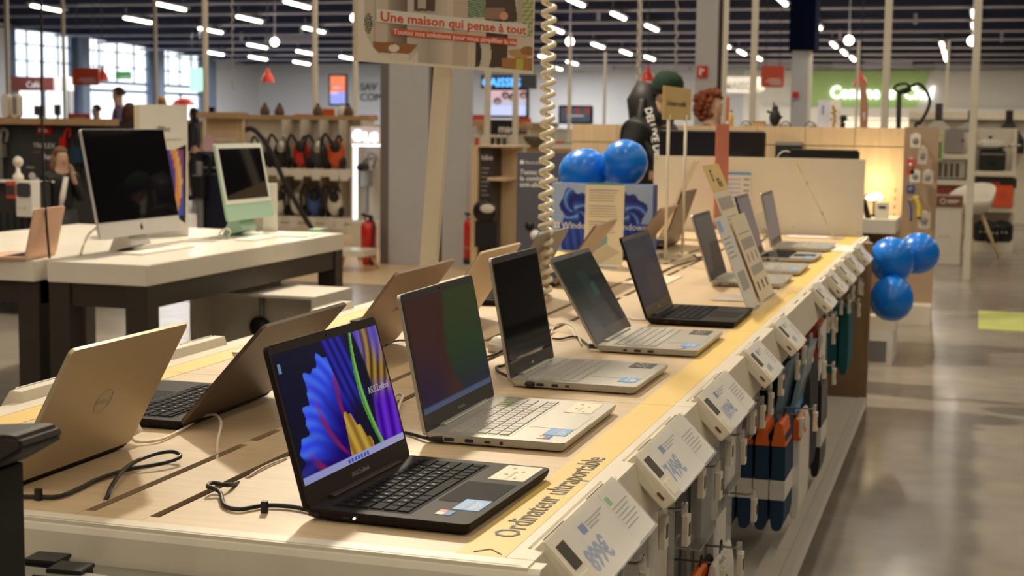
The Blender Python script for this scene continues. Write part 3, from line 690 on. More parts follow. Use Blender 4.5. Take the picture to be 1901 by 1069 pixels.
# ------------------------------------------------------------ cables
def cable(lab, pts, r, m, conn=None, name='charging_cable'):
    pts3 = [PZ(a, b, TZ+c) for a, b, c in pts]; P0 = pts3[0].copy(); P0.z = TZ
    o = thing(name, lab, 'cable', P0)
    part('cord', MB().tube([p-P0 for p in bez(pts3)], r, 8), m, o)
    return o, P0
H = .004
o, P0 = cable('black power cable running from the slot to the black flower wallpaper laptop', [(455,893,-.01),(425,900,.008),(395,896,.012),(386,903,.012),(396,906,.010),(409,915,.006),(417,938,H),(445,945,H),(490,938,H),(540,940,H),(580,948,H),(600,950,.008)], .0030, CBLACK)
p = PZ(491, 943, TZ+.006)-P0; part('cable_tie', MB().rbox(p.x-.004, p.x+.004, p.y-.004, p.y+.004, p.z-.006, p.z+.009, .002), BLACK, o)
q = PZ(615, 952, TZ+.008)-P0; part('plug', MB().tube([q+Vector((-.012, -.001, 0)), q+Vector((.012, .001, 0))], .0042, 8), BLACK, o)
o, P0 = cable('black power cable looping over itself in front of the champagne gold laptop', [(30,921,H),(70,922,H),(110,921,H),(150,905,H),(180,890,H),(235,872,.006),(300,860,.008),(331,850,.010),(333,843,.012),(318,838,.014),(290,842,.014),(255,855,.012),(232,870,.013),(215,890,.012),(204,908,.006),(200,920,.004),(188,940,-.008)], .0030, CBLACK)
p = PZ(72, 920, TZ+.006)-P0; part('cable_tie', MB().rbox(p.x-.005, p.x+.004, p.y-.004, p.y+.004, p.z-.006, p.z+.009, .002), BLACK, o)
o, P0 = cable('white security cable arching from the champagne gold lid to the slot', [(246,802,.02),(244,812,.012),(258,820,.005),(300,815,.004),(345,793,.004),(370,776,.008),(395,769,.016),(408,777,.018),(410,792,.014),(404,820,.008),(403,852,-.006)], .0022, CWHITE)
part('sensor_block', MB().rbox(-.014, .014, -.006, .006, -.012, .012, .003), OFFW, o, tuple(PZ(243, 795, TZ+.022)-P0), (0, R_(-28), .1), bevel=.001)
cable('thin white cable lying in the slot left of the black flower wallpaper laptop', [(450,892,-.004),(462,884,.002),(480,872,.003),(505,860,.003),(532,850,.002)], .0016, CWHITE)
o, P0 = cable('black power cable entering the hinge side of the second silver laptop', [(752,803,H),(766,806,H),(790,812,.006),(812,812,.006)], .003, CBLACK)
part('plug', MB().tube([PZ(795, 812, TZ+.008)-P0, PZ(822, 814, TZ+.009)-P0], .0052, 8), BLACK, o)
o, P0 = cable('black power cable with a kink plugged into the third silver laptop', [(955,664,H),(935,678,H),(922,681,H),(926,690,.008),(940,697,.010),(950,703,.008),(968,708,.008)], .0030, CBLACK)
part('plug', MB().tube([PZ(955, 705, TZ+.009)-P0, PZ(988, 714, TZ+.009)-P0], .0055, 8), BLACK, o)
o, P0 = cable('black power cable reaching the fourth, far leaning laptop', [(1025,628,H),(1040,629,H),(1070,625,H),(1095,642,.006)], .0024, CBLACK)
part('plug', MB().tube([PZ(1095, 642, TZ+.009)-P0, PZ(1140, 646, TZ+.009)-P0], .0055, 8), BLACK, o)
cable('white cable curling up right of the third laptop', [(1022,620,H),(1030,605,.012),(1045,600,.02),(1062,605,.02),(1072,620,.014),(1080,640,H)], .0022, CWHITE)
cable('white cable plugged into the dark brown laptop', [(1168,588,H),(1175,592,H),(1195,594,H),(1215,592,.006),(1224,588,.008)], .0024, CWHITE)
cable('white cable loop left of the second laptop in the right row', [(700,760,H),(722,745,H),(738,732,.012),(748,735,.012),(742,750,.008),(735,775,H)], .0024, CWHITE)
cable('thin black cable behind the bronze laptop', [(716,640,H),(724,636,H),(740,632,.006),(756,632,H)], .0024, CBLACK)
cable('thin white cable to the left of the spiral cord foot', [(1000,585,H),(1026,603,H),(1046,600,.012),(1068,625,H)], .0014, CWHITE)
cable('tangle of black cable behind the third laptop', [(905,662,H),(925,655,H),(935,650,.01),(950,652,H),(960,648,H)], .0024, CBLACK)
for i, (pts, lab, m) in enumerate([([(1225,470,H),(1245,480,.01),(1270,478,.02),(1290,470,H)], 'white cable curled under the sign rods', CWHITE),
    ([(1285,470,H),(1296,478,H),(1315,470,.01),(1325,462,H)], 'black cable right of the sign rods', CBLACK), ([(1402,425,.01),(1410,420,.02),(1420,426,.02),(1424,436,.01),(1412,448,H)], 'knot of black cable behind the farthest laptop', CBLACK),
    ([(1228,505,H),(1250,495,H),(1275,488,.008),(1300,480,H)], 'black cable crossing the slot below the sign rods', CBLACK)]):
    cable(lab, pts, .003, m)
# white puck by the slot
pk = thing('security_hub', 'round white security hub on the counter left of the third laptop', 'hub', PZ(938, 652, TZ))
part('hub_body', MB().lathe([(.036, 0), (.038, .004), (.038, .016), (.034, .020)], 28), WHITE2, pk); part('hub_cap', MB().lathe([(.034, .0202), (.026, .030), (.012, .034), (.001, .0345)], 28, caps=False), OFFW, pk)
# spiral cord
P = PZ(1011, 562, TZ)
sp = thing('spiral_cord', 'thick cream spiral cord hanging from the ceiling down to the counter', 'cord', P)
pts = []; Z1 = roofz(P.y)-TZ-.01; z = 0.012; q = 0
zt = []
while z < Z1:
    pitch = .026 if z < .25 else (.0325 if z < 1.0 else .04)
    for k in range(10):
        zz = z+pitch*k/10; a = 2*pi*k/10; rr = .0155; lean = .0
        pts.append((rr*cos(a), rr*sin(a), zz))
    z += pitch
part('coil', MB().tube(pts, .0072, 8), mat('cord_cream', (.80, .72, .56), .35), sp)
part('foot_plug', MB().lathe([(.010, 0), (.010, .012), (.006, .02)], 12), OFFW, sp)

# ------------------------------------------------------------ cream poster on its leaning post
A = PY(663, 113, 3.2); AL = radians(20)
_rb = ray(990, 138)  # right corner: on its sight line, AL to the right of +Y from the left corner
YB_ = (A.x-A.y*math.tan(AL))/(_rb.x/_rb.y-math.tan(AL)); B = CAM+_rb*(YB_/_rb.y)
xd = B-A; PW = xd.length; xd.normalize(); PH = .26
UPV = (Vector((0, 0, 1))-xd*xd.z).normalized(); nrm = xd.cross(UPV)
z0_, z1_ = (A-CAM).dot(FW), (B-CAM).dot(FW)
po = thing('poster', 'hanging cream poster with a kitchen photograph and red French headline', 'poster', A)
PMT = frame((0, 0, 0), xd, (0, 0, 1))
part('board', MB().box(0, PW, 0, PH, -.012, -.0005), mat('poster_edge', (.62, .52, .38), .5), po, mtx=PMT)
def pic(u, v):
    z = z0_+(z1_-z0_)*u; f = u*z1_/(z0_*(1-u)+u*z1_)
    x = (63+327*f)*4.11; y = (113+25*f-v*PH*FPX*.99/z)*4.11
    cr = (.80, .73, .62)
    if x < 308 or x > 1597 or y > 470+(x-600)*.07: return cr
    if x < 600 and y > 150 and hypot((x-600)/292, (y-150)/322) > 1: return cr
    if x < 505: c = (.50, .43, .35) if not (385 < x < 393 or 490 < x < 503) else (.34, .28, .22)
    elif x < 635: c = mixc((.30, .25, .21), (.13, .10, .08), (x-505)/130)
    elif x < 800: c = mixc((.50, .44, .38), (.38, .33, .28), (x-635)/165)
    elif x < 980: c = mixc((.36, .31, .27), (.55, .47, .39), (x-800)/150)
    elif x < 1100: c = (.46, .38, .30)
    else: c = (.55, .48, .39)
    if 685 < x < 845 and y < 95: c = (.09, .06, .045) if (x < 715 or x > 780 or y > 75) else (.4, .34, .28)
    if hypot((x-342)/34, (y-185)/75) < 1 and sin(x*.5+y*.1)+sin(y*.4) > -.5: c = (.07, .08, .05)
    if 375 < x < 722 and 318+(x-380)*.07 < y < 440-max(0, (x-640))*1.2: c = (.28, .125, .05)
    if 430 < x < 722 and y > 402+(x-430)*.05-max(0, x-650)*.5 and y > 395: c = (.60, .54, .46) if x < 650 or y > 470-(x-650) else (.5, .44, .38)
    if hypot((x-538)/43, (y-370)/27) < 1: c = (.66, .58, .50)
    if 1098 < x < 1232 and y < 142: c = (.02, .13, .06) if sin((y+.25*x)*.38) > -.25 else (.42, .42, .30)
    if 1228 < x < 1470-max(0, 120-y)*.15 and y < 175: c = (.085, .06, .042)
    if 1222 < x < 1378 and 72 < y < 155: c = (.27, .17, .12)
    if hypot((x-1370)/32, (y-132)/30) < 1: c = (.55, .30, .20)
    if x > 1510 and y < 285: c = (.25, .27, .12) if sin(x*.13+y*.09)+sin(y*.21) > 0 else (.45, .44, .26)
    if 1470 < x < 1510 and y < 180: c = (.40, .34, .27)
    if 1238 < x < 1402 and 250 < y < 515: c = (.075, .055, .04)
    if 1160 < x < 1240 and 300 < y: c = (.05, .045, .04)
    if 1188 < x-18*sin((y-320)*.016) < 1262 and 318 < y < 512: c = (.52, .47, .39)
    if x > 1362 and y > 445: c = (.36, .17, .07)
    if hypot((x-1508)/98, (y-398)/48) < 1 and y > 385-(x-1410)*.1: c = (.42, .26, .12)
    if hypot((x-1555)/52, (y-390)/34) < 1: c = (.50, .10, .04) if sin(x*.12) > -.3 else (.10, .2, .05)
    if 1472 < x < 1524 and 450 < y < 530: c = (.44, .42, .07)
    return tuple(min(.85, q*1.25) for q in c)
paint('photograph', pic, 200, 130, PW, PH, paintmat('print', 0, .45), po, PMT)
def ploc(cx, cy, off=.0012):
    """point on the poster face for a spot of its print, given in print pixels"""
    r = ray(600+cx/4.11, cy/4.11); t = (A-CAM).dot(nrm)/r.dot(nrm); return CAM+r*t-A+nrm*off
def pband(name, cs, m, off):
    q = [ploc(a, b, off) for a, b in cs]; part(name, MB().add(q+[p-nrm*.0006 for p in q], [(0, 1, 2, 3), (4, 7, 6, 5), (0, 4, 5, 1), (1, 5, 6, 2), (2, 6, 7, 3), (3, 7, 4, 0)]), m, po)
pband('white_band', [(405, 166), (1552, 277), (1557, 188), (405, 67)], PAPER, .0012); pband('red_band', [(520, 266), (1472, 350), (1476, 299), (520, 217)], TXTR, .0013)
for st, a, b, hpx, m, bo in (('Une maison qui pense à tout', (430, 157), (1543, 262), 69, TXTR, .02), ('Toutes nos solutions pour vous simplifier la vie', (530, 258), (1468, 341), 38, TXTW, .004)):
    p, q = ploc(*a, .0016), ploc(*b, .0016); hh = hpx/4.11*z0_*1.06/FPX
    txt(st, hh/.72, m, po, p, (q-p), UPV, bold=bo, ext=.0003, fit=(q-p).length)
_b = PY(797, 590, 3.69); b0 = Vector((_b.x-.01, 3.69, TZ)); b1 = A+xd*(PW*.52)+UPV*.02-nrm*.035
pp = thing('sign_post', 'leaning cream post rising from the counter to the hanging poster', 'post', b0)
d = b1-b0; d2 = d.normalized(); sx_ = Vector((1, 0, 0)); sx_ = (sx_-d2*sx_.dot(d2)).normalized()
part('shaft', MB().rbox(-.0215, .0215, 0, d.length+.03, -.012, .012, .004), WHITE, pp, mtx=frame((0, 0, .004), sx_, d2))
part('foot_plate', MB().box(-.06, .06, -.05, .05, 0, .005), WHITE, pp)

# ------------------------------------------------------------ label holders along the aisle edge
def holder(lab, ya, yb_, near=True, k=0):
    """angled price holder clipped on the rail, spanning ya..yb_"""
    o = thing('price_holder', lab, 'price label', (-.4535, ya, .762)); w = yb_-ya
    # local: y along the counter; slope direction (dx,dz)=(.7,-.7)
    dd = Vector((.70, 0, -.714)); n = Vector((.714, 0, .70)); mt = frame((0, 0, 0), (0, 1, 0), -dd)   # local x=+Y, y=up-slope, z=normal
    H_ = .088
    dw = min(.058, w*.32)
    part('display_unit', MB().box(0, dw, -H_, 0, -.024, 0), OFFW, o, mtx=mt, bevel=.002)
    part('holder_back', MB().box(dw, w, -H_*.92, 0, -.018, -.004), OFFW, o, mtx=mt)
    part('clip', MB().box(.004, w-.004, -.008, .006, -.03, -.018), OFFW, o, mtx=mt)
    part('lcd', MB().box(dw*.28, dw*.82, -H_*.56, -H_*.16, 0, .0008), mat('lcd_olive', (.055, .047, .030), .45, spec=.15), o, mtx=mt)
    part('slot_mark', MB().rbox(-.0012, .0, -H_*.86, -H_*.70, -.014, -.010, .0015, 'x', 2), mat('slot_brown', (.16, .05, .02), .6), o, mtx=mt)
    part('button', MB().box(dw*.25, dw*.85, -H_*.92, -H_*.66, 0, .001), OFFW, o, mtx=mt)
    a1 = dw+.003; am = dw+(w-dw)*.66
    s1 = part('paper_label', MB().box(a1, am, -H_*1.0, -.004, -.0035, -.0025), PAPER, o, mtx=mt)
    s2 = part('paper_label', MB().box(am+.001, w, -H_*.98, -.004, -.0034, -.0024), PAPER, o, mtx=mt)
    sc_ = (am-a1)
    txt(['899€', '749€', '1099€', '649€', '999€', '579€', '829€', '699€', '949€'][k % 9], sc_*.22, mat('faded_blue_ink', (.25, .34, .55), .6), s1, (a1+sc_*.06, -H_*.80, -.0022), (1, 0, 0), (0, 1, 0), ext=0, bold=.03)
    part('print_line', MB().box(a1+sc_*.3, a1+sc_*.42, -H_*.32, -H_*.18, -.0025, -.0022), TXTB, s1)
    for i in range(3): part('print_line', MB().box(a1+sc_*.46, a1+sc_*(.9-.1*i), -H_*(.2+.05*i), -H_*(.22+.05*i), -.0025, -.0022), TXTG, s1)
    for i in range(6): part('print_line', MB().box(am+.006, am+(w-am)*(.85-.1*(i % 3)), -H_*(.35+.07*i), -H_*(.37+.07*i), -.0024, -.0021), TXTG, s2)
    if k == 0: part('green_print', MB().box(am+.008, am+.024, -H_*.30, -H_*.16, -.0024, -.0021), mat('green_ink', (.2, .5, .12), .6), s2)
    part('clear_sleeve', MB().box(a1-.001, w+.001, -H_*1.02, -.002, -.001, -.0004), CLEARL, o, mtx=mt)
hs = [(1.615, 1.965, 'nearest angled price holder, with a green print and large blue price'), (2.095, 2.45, 'second angled price holder from the front, wide clear sheets'), (2.60, 2.92, 'third angled price holder, bright reflection on its sleeve'), (3.17, 3.38, 'fourth angled price holder, beside the fourth laptop'), (3.64, 3.85, 'fifth angled price holder, below the dark brown laptop'),
      (4.52, 4.74, 'sixth angled price holder, below the leaning cards'), (4.97, 5.17, 'fourth angled price holder from the far end'), (5.32, 5.52, 'third angled price holder from the far end'), (5.70, 5.92, 'second angled price holder from the far end'), (6.15, 6.40, 'farthest angled price holder, next to the blue balloons')]
for k, (a, b, lab) in enumerate(hs): holder(lab, a, b, k=k)
# left side holders (cream wedges beyond the left edge)
for k, (p0, p1, lab) in enumerate([((50, 747), (100, 718), 'cream wedge holder on the left edge behind the champagne gold laptop'), ((312, 682), (430, 640), 'cream wedge holder on the left edge behind the dark brown laptop'), ((620, 590), (650, 578), 'cream wedge holder on the left edge beside the far dark table leg')]):
    a = PZ(p0[0], p0[1], TZ); b = PZ(p1[0], p1[1], TZ)
    y0 = a.y; y1 = max(b.y, y0+.2) if k else y0+.25
    o = thing('price_holder', lab, 'price label', (-1.536, y0, TZ))
    W_ = y1-y0
    part('display_unit', MB().prism([(0, -.004), (-.008, .018), (-.032, .018), (-.075, -.045), (-.06, -.05)], 0, W_, 'y'), OFFW, o)
    part('sheet', MB().prism([(-.033, .019), (-.077, -.046), (-.0785, -.045), (-.0345, .020)], .02, W_-.01, 'y'), PAPER, o)

# ------------------------------------------------------------ goods hanging on the aisle side
def hook(o, y, z, x1, tagz=True, n=0):
    part('hook', MB().tube([(-.64, y, z), (x1-.01, y, z), (x1, y, z+.004), (x1+.004, y, z+.014)], .0026, 6), STEEL, o)
    if tagz:
        part('tag_cap', MB().rbox(x1-.004, x1+.006, y-.008, y+.008, z-.008, z+.012, .003), CLEAR, o)
        tg = part('hook_tag', MB().rbox(x1-.002, x1+.010, y-.014, y+.014, z-.058, z-.008, .003), OFFW, o)
        part('tag_window', MB().box(x1+.010, x1+.0106, y-.009, y+.006, z-.042, z-.020), DGREY, tg)
def hookset(lab, y, z, x1=-.44):
    o = thing('display_hook', lab, 'hook', (0, 0, 0)); hook(o, y, z, x1); return o
ORD = {1: [''], 3: ['innermost ', 'middle ', 'outermost '], 4: ['innermost ', 'second innermost ', 'second outermost ', 'outermost '], 5: ['innermost ', 'second innermost ', 'middle ', 'second outermost ', 'outermost ']}
def packs(y, z, n, w, h, lab, m=CLEAR, x0=-.60, dx=.028, card=PAPER, name='clear_case', hook_lab=None, x1=-.445, cat='package'):
    grp = lab if n > 1 else None
    hookset(hook_lab or ('hook for the '+lab), y, z, x1)
    for i in range(n):
        x = x0+dx*i
        o = thing(name, ORD[n][i]+lab, cat, (x, y, z-h-.012), 0, grp)
        part('shell', MB().rbox(-dx*.38, dx*.38, -w/2, w/2, 0, h, .004, 'x', 2), m, o)
        part('card_insert', MB().box(-.0008, .0008, -w*.4, w*.4, h*.05, h*.8 if card is not None else h*.3), card or PAPER, o)
        part('bottom_strip', MB().box(-dx*.36, dx*.36, -w*.45, w*.45, .003, h*.07), BLACK, o)
        part('hang_tab', MB().box(-.001, .001, -.014, .014, h, h+.026), m, o)
packs(1.93, .635, 5, .22, .24, 'clear accessory case, nearest hook, under second price holder')
packs(2.26, .64, 5, .24, .26, 'clear accessory case with grey card, under third price holder', card=mat('grey_card', (.32, .30, .28), .6))
packs(2.60, .64, 4, .20, .24, 'clear case hanging just before the fourth price holder')
packs(2.92, .63, 5, .20, .20, 'small dark-carded clear packet under the fourth price holder', card=DGREY)
packs(3.24, .63, 5, .18, .17, 'small white-carded clear packet under the fifth price holder')
packs(3.74, .63, 4, .16, .15, 'small brown-carded clear packet near the translucent folders', card=GREYSHADE)
packs(2.36, .36, 4, .22, .22, 'clear case hanging low near the front', x0=-.60)
packs(3.30, .42, 4, .20, .20, 'clear case hanging low before the navy sleeves', x0=-.60)
packs(4.95, .63, 4, .09, .16, 'red-carded clear packet near the far end', card=TXTR)
packs(5.45, .63, 4, .09, .20, 'white-carded clear packet near the balloons', card=PAPER)
packs(6.0, .63, 4, .09, .13, 'small clear packet hanging farthest along the counter', card=GREYSHADE)
HK = [(1.76, .60), (2.10, .60), (2.43, .60), (2.76, .60), (3.07, .60), (3.36, .62), (3.50, .625), (3.68, .64), (4.05, .62), (4.2, .64), (4.65, .62), (5.2, .6), (5.75, .6), (4.4, .615), (5.05, .63), (5.9, .63), (6.25, .62), (6.4, .6)]
for y, z in HK:
    hookset('empty wire hook with tag on the aisle side, %s of them from the front' % NTH[sorted(HK).index((y, z))], y, z)['group'] = 'empty tagged hooks'
def sleeve(lab, y, ztop, n, w, h, m, top, x0=-.60, dx=.042, band=None, grp=None, hk=True, cat='laptop sleeve', name='laptop_sleeve'):
    if hk: hookset('hook for the '+lab, y, ztop-.01, x0+dx*n+.02)
    for i in range(n):
        o = thing(name, ORD[n][i]+lab, cat, (x0+dx*(i+.5), y, ztop-h-.02), 0, lab if n > 1 else None)
        t = dx*.44; prof = []
        pr = [(0, .0), (t*.6, .004), (t*.95, h*.12), (t, h*.5), (t*.9, h*.86), (t*.35, h), (-t*.35, h), (-t*.9, h*.86), (-t, h*.5), (-t*.95, h*.12), (-t*.6, .004)]
        part('body', MB().prism(pr, -w/2, w/2, 'y'), m, o, bevel=.003)
        if top is not None: part('top_patch', MB().prism([(t*.99, h*.80), (t*.5, h*1.0), (t*.1, h*1.012), (-t*.1, h*1.012), (-t*.5, h), (-t*.99, h*.80)], -w/2-.003, w/2*.2, 'y'), top, o)
        if band is not None: part('paper_band', MB().box(-t-.001, t+.001, -w/2-.004, w/2*.98, h*.30, h*.48), band, o)
        part('hang_loop', MB().tube([(0, -.012, h-.002), (0, -.008, h+.022), (0, .008, h+.022), (0, .012, h-.002)], .0016, 5), MBLACK, o)
sleeve('navy padded sleeve with orange top and paper band', 3.93, .50, 4, .22, .28, NAVY, ORANGE, band=PAPER)
sleeve('charcoal padded sleeve with an orange zip pull', 4.52, .56, 4, .24, .33, CHARC, None)
sleeve('cream and orange pointed sleeve hanging over the base shelf', 4.12, .48, 1, .24, .27, PAPER, ORANGE, x0=-.445, dx=.03)
sleeve('black pointed sleeve with white and orange edges at the bottom front', 2.85, .40, 1, .2, .28, BLACK, ORANGE, x0=-.50, dx=.04)
sleeve('cream pointed sleeve just behind the black one at the bottom front', 2.9, .42, 1, .2, .30, PAPER, None, x0=-.465, dx=.03)
sleeve('navy padded sleeve with a white edge, right of the charcoal sleeves', 5.05, .59, 3, .24, .35, NAVY, PAPER, x0=-.58)
sleeve('teal padded sleeve farthest along the counter', 5.9, .58, 3, .24, .26, TEAL, None, x0=-.56)
sleeve('black long sleeve with a white paper band', 4.78, .50, 1, .2, .33, BLACK, None, x0=-.46, dx=.035, band=PAPER)
def folder(lab, y, z0, z1, x, m, strip=None):
    o = thing('folder', lab, 'folder', (x, y, z0)); h = z1-z0
    part('cover', MB().prism([(0, 0), (.012, 0), (.045, h), (.033, h)], -.13, .13, 'y'), m, o)
    part('bottom_edge', MB().box(-.002, .016, -.131, .131, -.004, .02), strip or m, o)
    part('hang_tab', MB().box(.036, .042, -.02, .02, h, h+.03), m, o)
TB = mat('translucent_blue', (.30, .45, .55), .2, alpha=.7); BB = mat('bright_blue_board', (.02, .25, .55), .4)
folder('translucent grey blue folder with a bright blue foot', 4.15, .42, .60, -.50, TB, BB); folder('translucent grey blue folder in front of the orange box', 4.32, .44, .62, -.47, TB, BB)
o = thing('carton', 'upright orange red box hanging beside the translucent folders', 'box', (-.47, 4.75, .46)); part('sleeve', MB().box(-.03, .03, -.1, .1, 0, .17), REDSIGN, o, bevel=.002); part('white_edge', MB().box(.0302, .034, -.1, .1, 0, .17), PAPER, o); part('hang_tab', MB().box(-.002, .002, -.02, .02, .17, .2), PAPER, o)

# ------------------------------------------------------------ cards, signs and boxes at the far end of the counter
def lean_card(lab, bx, by0, by1, Lh, ang, mface, draw, name='price_card', base=True):
    """sheet standing on a foot at x=bx, from by0 to by1 (along Y), leaning back over -X; ang from horizontal"""
    o = thing(name, lab, 'price card', (bx, by0, TZ)); w = by1-by0
    up = Vector((-cos(ang), 0, sin(ang))); mt = frame((0, 0, .003), (0, 1, 0), up)
    part('sheet', MB().box(0, w, 0, Lh, -.002, 0), mface, o, mtx=mt)
    if base: part('foot', MB().box(-.012, .045, -.004, w+.004, 0, .003), CLEAR, o)
    for nm, x0, x1, y0, y1, m in draw: part(nm, MB().box(w*x0, w*x1, Lh*y0, Lh*y1, 0, .0008), m, o, mtx=mt)
    return o, mt, w
dr = [('yellow_header', .0, 1, .80, 1, YEL), ('grey_box', .08, .92, .66, .75, GREYSHADE)]+[('print_line', .15, .8, .60-.02*i, .607-.02*i, TXTG) for i in range(2)]+[('print_mark', .2+.2*i, .25+.2*i, .45, .49, TXTG) for i in range(3)]
o, mt, w_ = lean_card('tall leaning card with a yellow header over grey boxes', -.575, 4.23, 4.50, .405, radians(66), CREAM, dr)
txt('i5', .05, TXTD, o, mt @ Vector((.06, .355, .001)), (0, 1, 0), (-cos(radians(67)), 0, sin(radians(67))), ext=0, bold=.02); txt('8Go', .04, TXTD, o, mt @ Vector((.13, .335, .001)), (0, 1, 0), (-cos(radians(67)), 0, sin(radians(67))), ext=0, bold=.02)
dr2 = [('blue_emblem', .05, .35, .84, .96, mat('pale_blue_print', (.35, .45, .75), .5))]+[('print_line', .1, .7-.1*(i % 2), .76-.05*i, .77-.05*i, TXTG) for i in range(5)]+[('brown_print', .2, .8, .2, .4, GREYSHADE)]
lean_card('front leaning card with a pale blue emblem, left of two others', -.555, 3.93, 4.12, .26, radians(68), PAPER, dr2)
dr3 = [('grey_box', .1, .9, .60, .72, GREYSHADE), ('grey_box', .1, .9, .30, .40, GREYSHADE)]+[('print_mark', .15+.3*i, .22+.3*i, q, q+.10, TXTD if q < .3 else TXTG) for i in range(3) for q in (.45, .12)]+[('print_line', .1, .85, .78, .79, TXTG)]
lean_card('middle leaning card with grey boxes and rows of small pictograms', -.552, 4.16, 4.42, .25, radians(68), CREAM, dr3)
lean_card('plain clear card holder just right of the pictogram card', -.535, 4.46, 4.62, .24, radians(70), CLEARL, [])
lean_card('thin leaning card seen almost edge-on against the white panel', -.585, 6.70, 6.76, .37, radians(62), CREAM, [('yellow_header', 0, 1, .86, 1, YEL), ('grey_box', .1, .9, .70, .75, GREYSHADE), ('grey_box', .1, .9, .3, .35, GREYSHADE)])
t = thing('price_card', 'narrow cream card leaning right against the left half of the white panel', 'price card', (-1.30, 6.35, TZ))
part('sheet', MB().prism([(0, .003), (.008, .003), (.158, .34), (.15, .34)], 0, .12, 'y'), CREAM, t); part('foot', MB().box(-.03, .03, 0, .12, 0, .003), CLEAR, t)
# paper sheets lying on the counter
for k, (px, py, wx, wy, lab, m) in enumerate([(1360, 553, .10, .16, 'grey flyer lying beside the dark brown laptop', GREYSHADE), (1565, 461, .10, .35, 'white paper lying on the yellow strip near the far end', PAPER), (1500, 439, .18, .16, 'white flyer lying behind the farthest laptop', PAPER), (1215, 520, .12, .3, 'cream sheet lying beneath the sign rods', CREAM)]):
    P = PZ(px, py, TZ+.0012); tag(part('flyer', MB().box(-wx/2, wx/2, -wy/2, wy/2, 0, .0012), m, None, P), lab, 'paper')
# white panel
P0 = PY(1211, 430, 6.9); P1 = PY(1601, 440, 6.9)
o = thing('partition_panel', 'low cream white partition panel standing across the far end of the counter', 'panel', (P0.x, 6.9, TZ))
w = P1.x-P0.x; part('panel', MB().box(0, w, 0, .018, 0, .345), WHITE, o, bevel=.002)
for x, z in ((.015, .33), (w-.02, .33), (w-.02, .02), (.02, .02), (w*.68, .035)): part('screw', MB().lathe([(.003, -.001), (.003, .001)], 8, (x, 0, z), 'y'), TXTG, o)
# sign on two rods
b0 = PZ(1235, 487, TZ); b1 = PZ(1267, 474, TZ)
o = thing('rod_sign', 'square mustard sign on two thin cream rods', 'sign', b0); zt = PY(1235, 222, b0.y).z-TZ; zt2 = PY(1224, 160, b0.y).z-TZ
d = b1-b0
part('rod', MB().tube([(0, 0, 0), (0, 0, zt+.02)], .0055, 8), WHITE, o); part('rod', MB().tube([tuple(d), (d.x, d.y, zt+.02)], .0055, 8), WHITE, o)
part('rod_foot', MB().lathe([(.022, 0), (.022, .004), (.008, .006)], 16), WHITE, o); part('rod_foot', MB().lathe([(.022, 0), (.022, .004), (.008, .006)], 16, (d.x, d.y, 0)), WHITE, o)
part('board', MB().box(-.004, .004, -.10, d.length+.09, zt, zt2), mat('mustard_board', (.62, .45, .17), .5), o)
txt('Ordinateur et mobilité', .030, TXTD, o, (.0045, -.06, (zt+zt2)/2-.01), (0, 1, 0), (0, 0, 1), ext=.0002, fit=.36)
# red fin sign
P = PY(1335, 395, 6.8); o = thing('fin_sign', 'narrow faded red sign standing upright against the white panel', 'sign', (P.x-.02, 6.78, TZ))
part('fin', MB().box(-.003, .003, 0.0, .075, .02, PY(1335, 230, 6.8).z-TZ), mat('faded_red', (.55, .20, .13), .5), o, rot=None); part('foot', MB().box(-.05, .05, 0, .11, 0, .02), OFFW, o)
o.rotation_euler = (0, 0, radians(-40))
# information sheets taped to the panel
P = PY(1345, 395, 6.885); o = thing('notice', 'white notice with a blue top bar fixed to the white panel', 'notice', (P.x, 6.893, P.z-.02))
part('sheet', MB().box(0, .115, 0, .004, 0, .205), PAPER, o); part('blue_bar', MB().box(0, .115, -.001, 0, .195, .205), LBLUE, o)
for i in range(7): part('print_line', MB().box(.008, .07, -.001, 0, .17-.02*i, .176-.02*i), mat('pale_blue_print', (.35, .45, .75), .5), o)
for i in range(6): part('print_line', MB().box(.082, .108, -.001, 0, .17-.026*i, .180-.026*i), TXTG, o)
# Windows 11 box pair and easel card
WB = mat('pale_blue_box', (.38, .50, .72), .4)
def bloom(u, v):
    c = mixc((.30, .42, .68), (.42, .52, .74), v); x, y = u-.5, v-.58; r = hypot(x, y*1.0); a = atan2(y, x)
    rr = .33+.05*sin(a*3+1)+.03*sin(a*7)
    if r < rr:
        s = .5+.5*sin(a*4+r*22+2*sin(a*2)); c = mixc((.01, .02, .22), (.05, .16, .65), s*s); c = mixc(c, (.25, .45, .9), sstep(.92, 1, s)*.8)
    if v < .42 and abs(u-.5) < .42-.35*(.42-v): c = mixc((.01, .03, .30), (.04, .10, .55), .5+.5*sin(u*40+v*9))
    return c
A = PY(1022, 470, 5.62)
o = thing('promo_box', 'pale blue box printed with a dark blue bloom and Windows 11', 'box', (A.x, 5.62, TZ)); BW = PY(1212, 400, 5.62).x-A.x; BH = PY(1100, 341, 5.62).z-TZ
part('box_body', MB().box(0, BW, .001, .08, 0, BH), mat('deep_blue_box', (.03, .08, .35), .4), o)
for k in range(2):
    paint('printed_face', bloom, 60, 70, BW/2-.002, BH, paintmat('print', 0, .45), o, frame((BW/2*k+.001, 0, 0), (1, 0, 0), (0, 0, 1)))
    x = .012+k*BW/2
    part('logo_square', MB().box(x, x+.011, -.001, 0, .085, .096).box(x+.013, x+.024, -.001, 0, .085, .096).box(x, x+.011, -.001, 0, .098, .109).box(x+.013, x+.024, -.001, 0, .098, .109), TXTW, o)
    txt('Windows 11', .034, TXTW, o, (x+.03, -.0008, .086), ext=.0003, bold=.01)
A = PZ(1081, 494, TZ); B = PZ(1154, 497, TZ); A = Vector((PY(1083, 490, 5.05).x, 5.05, TZ)); w = PY(1155, 490, 5.05).x-A.x
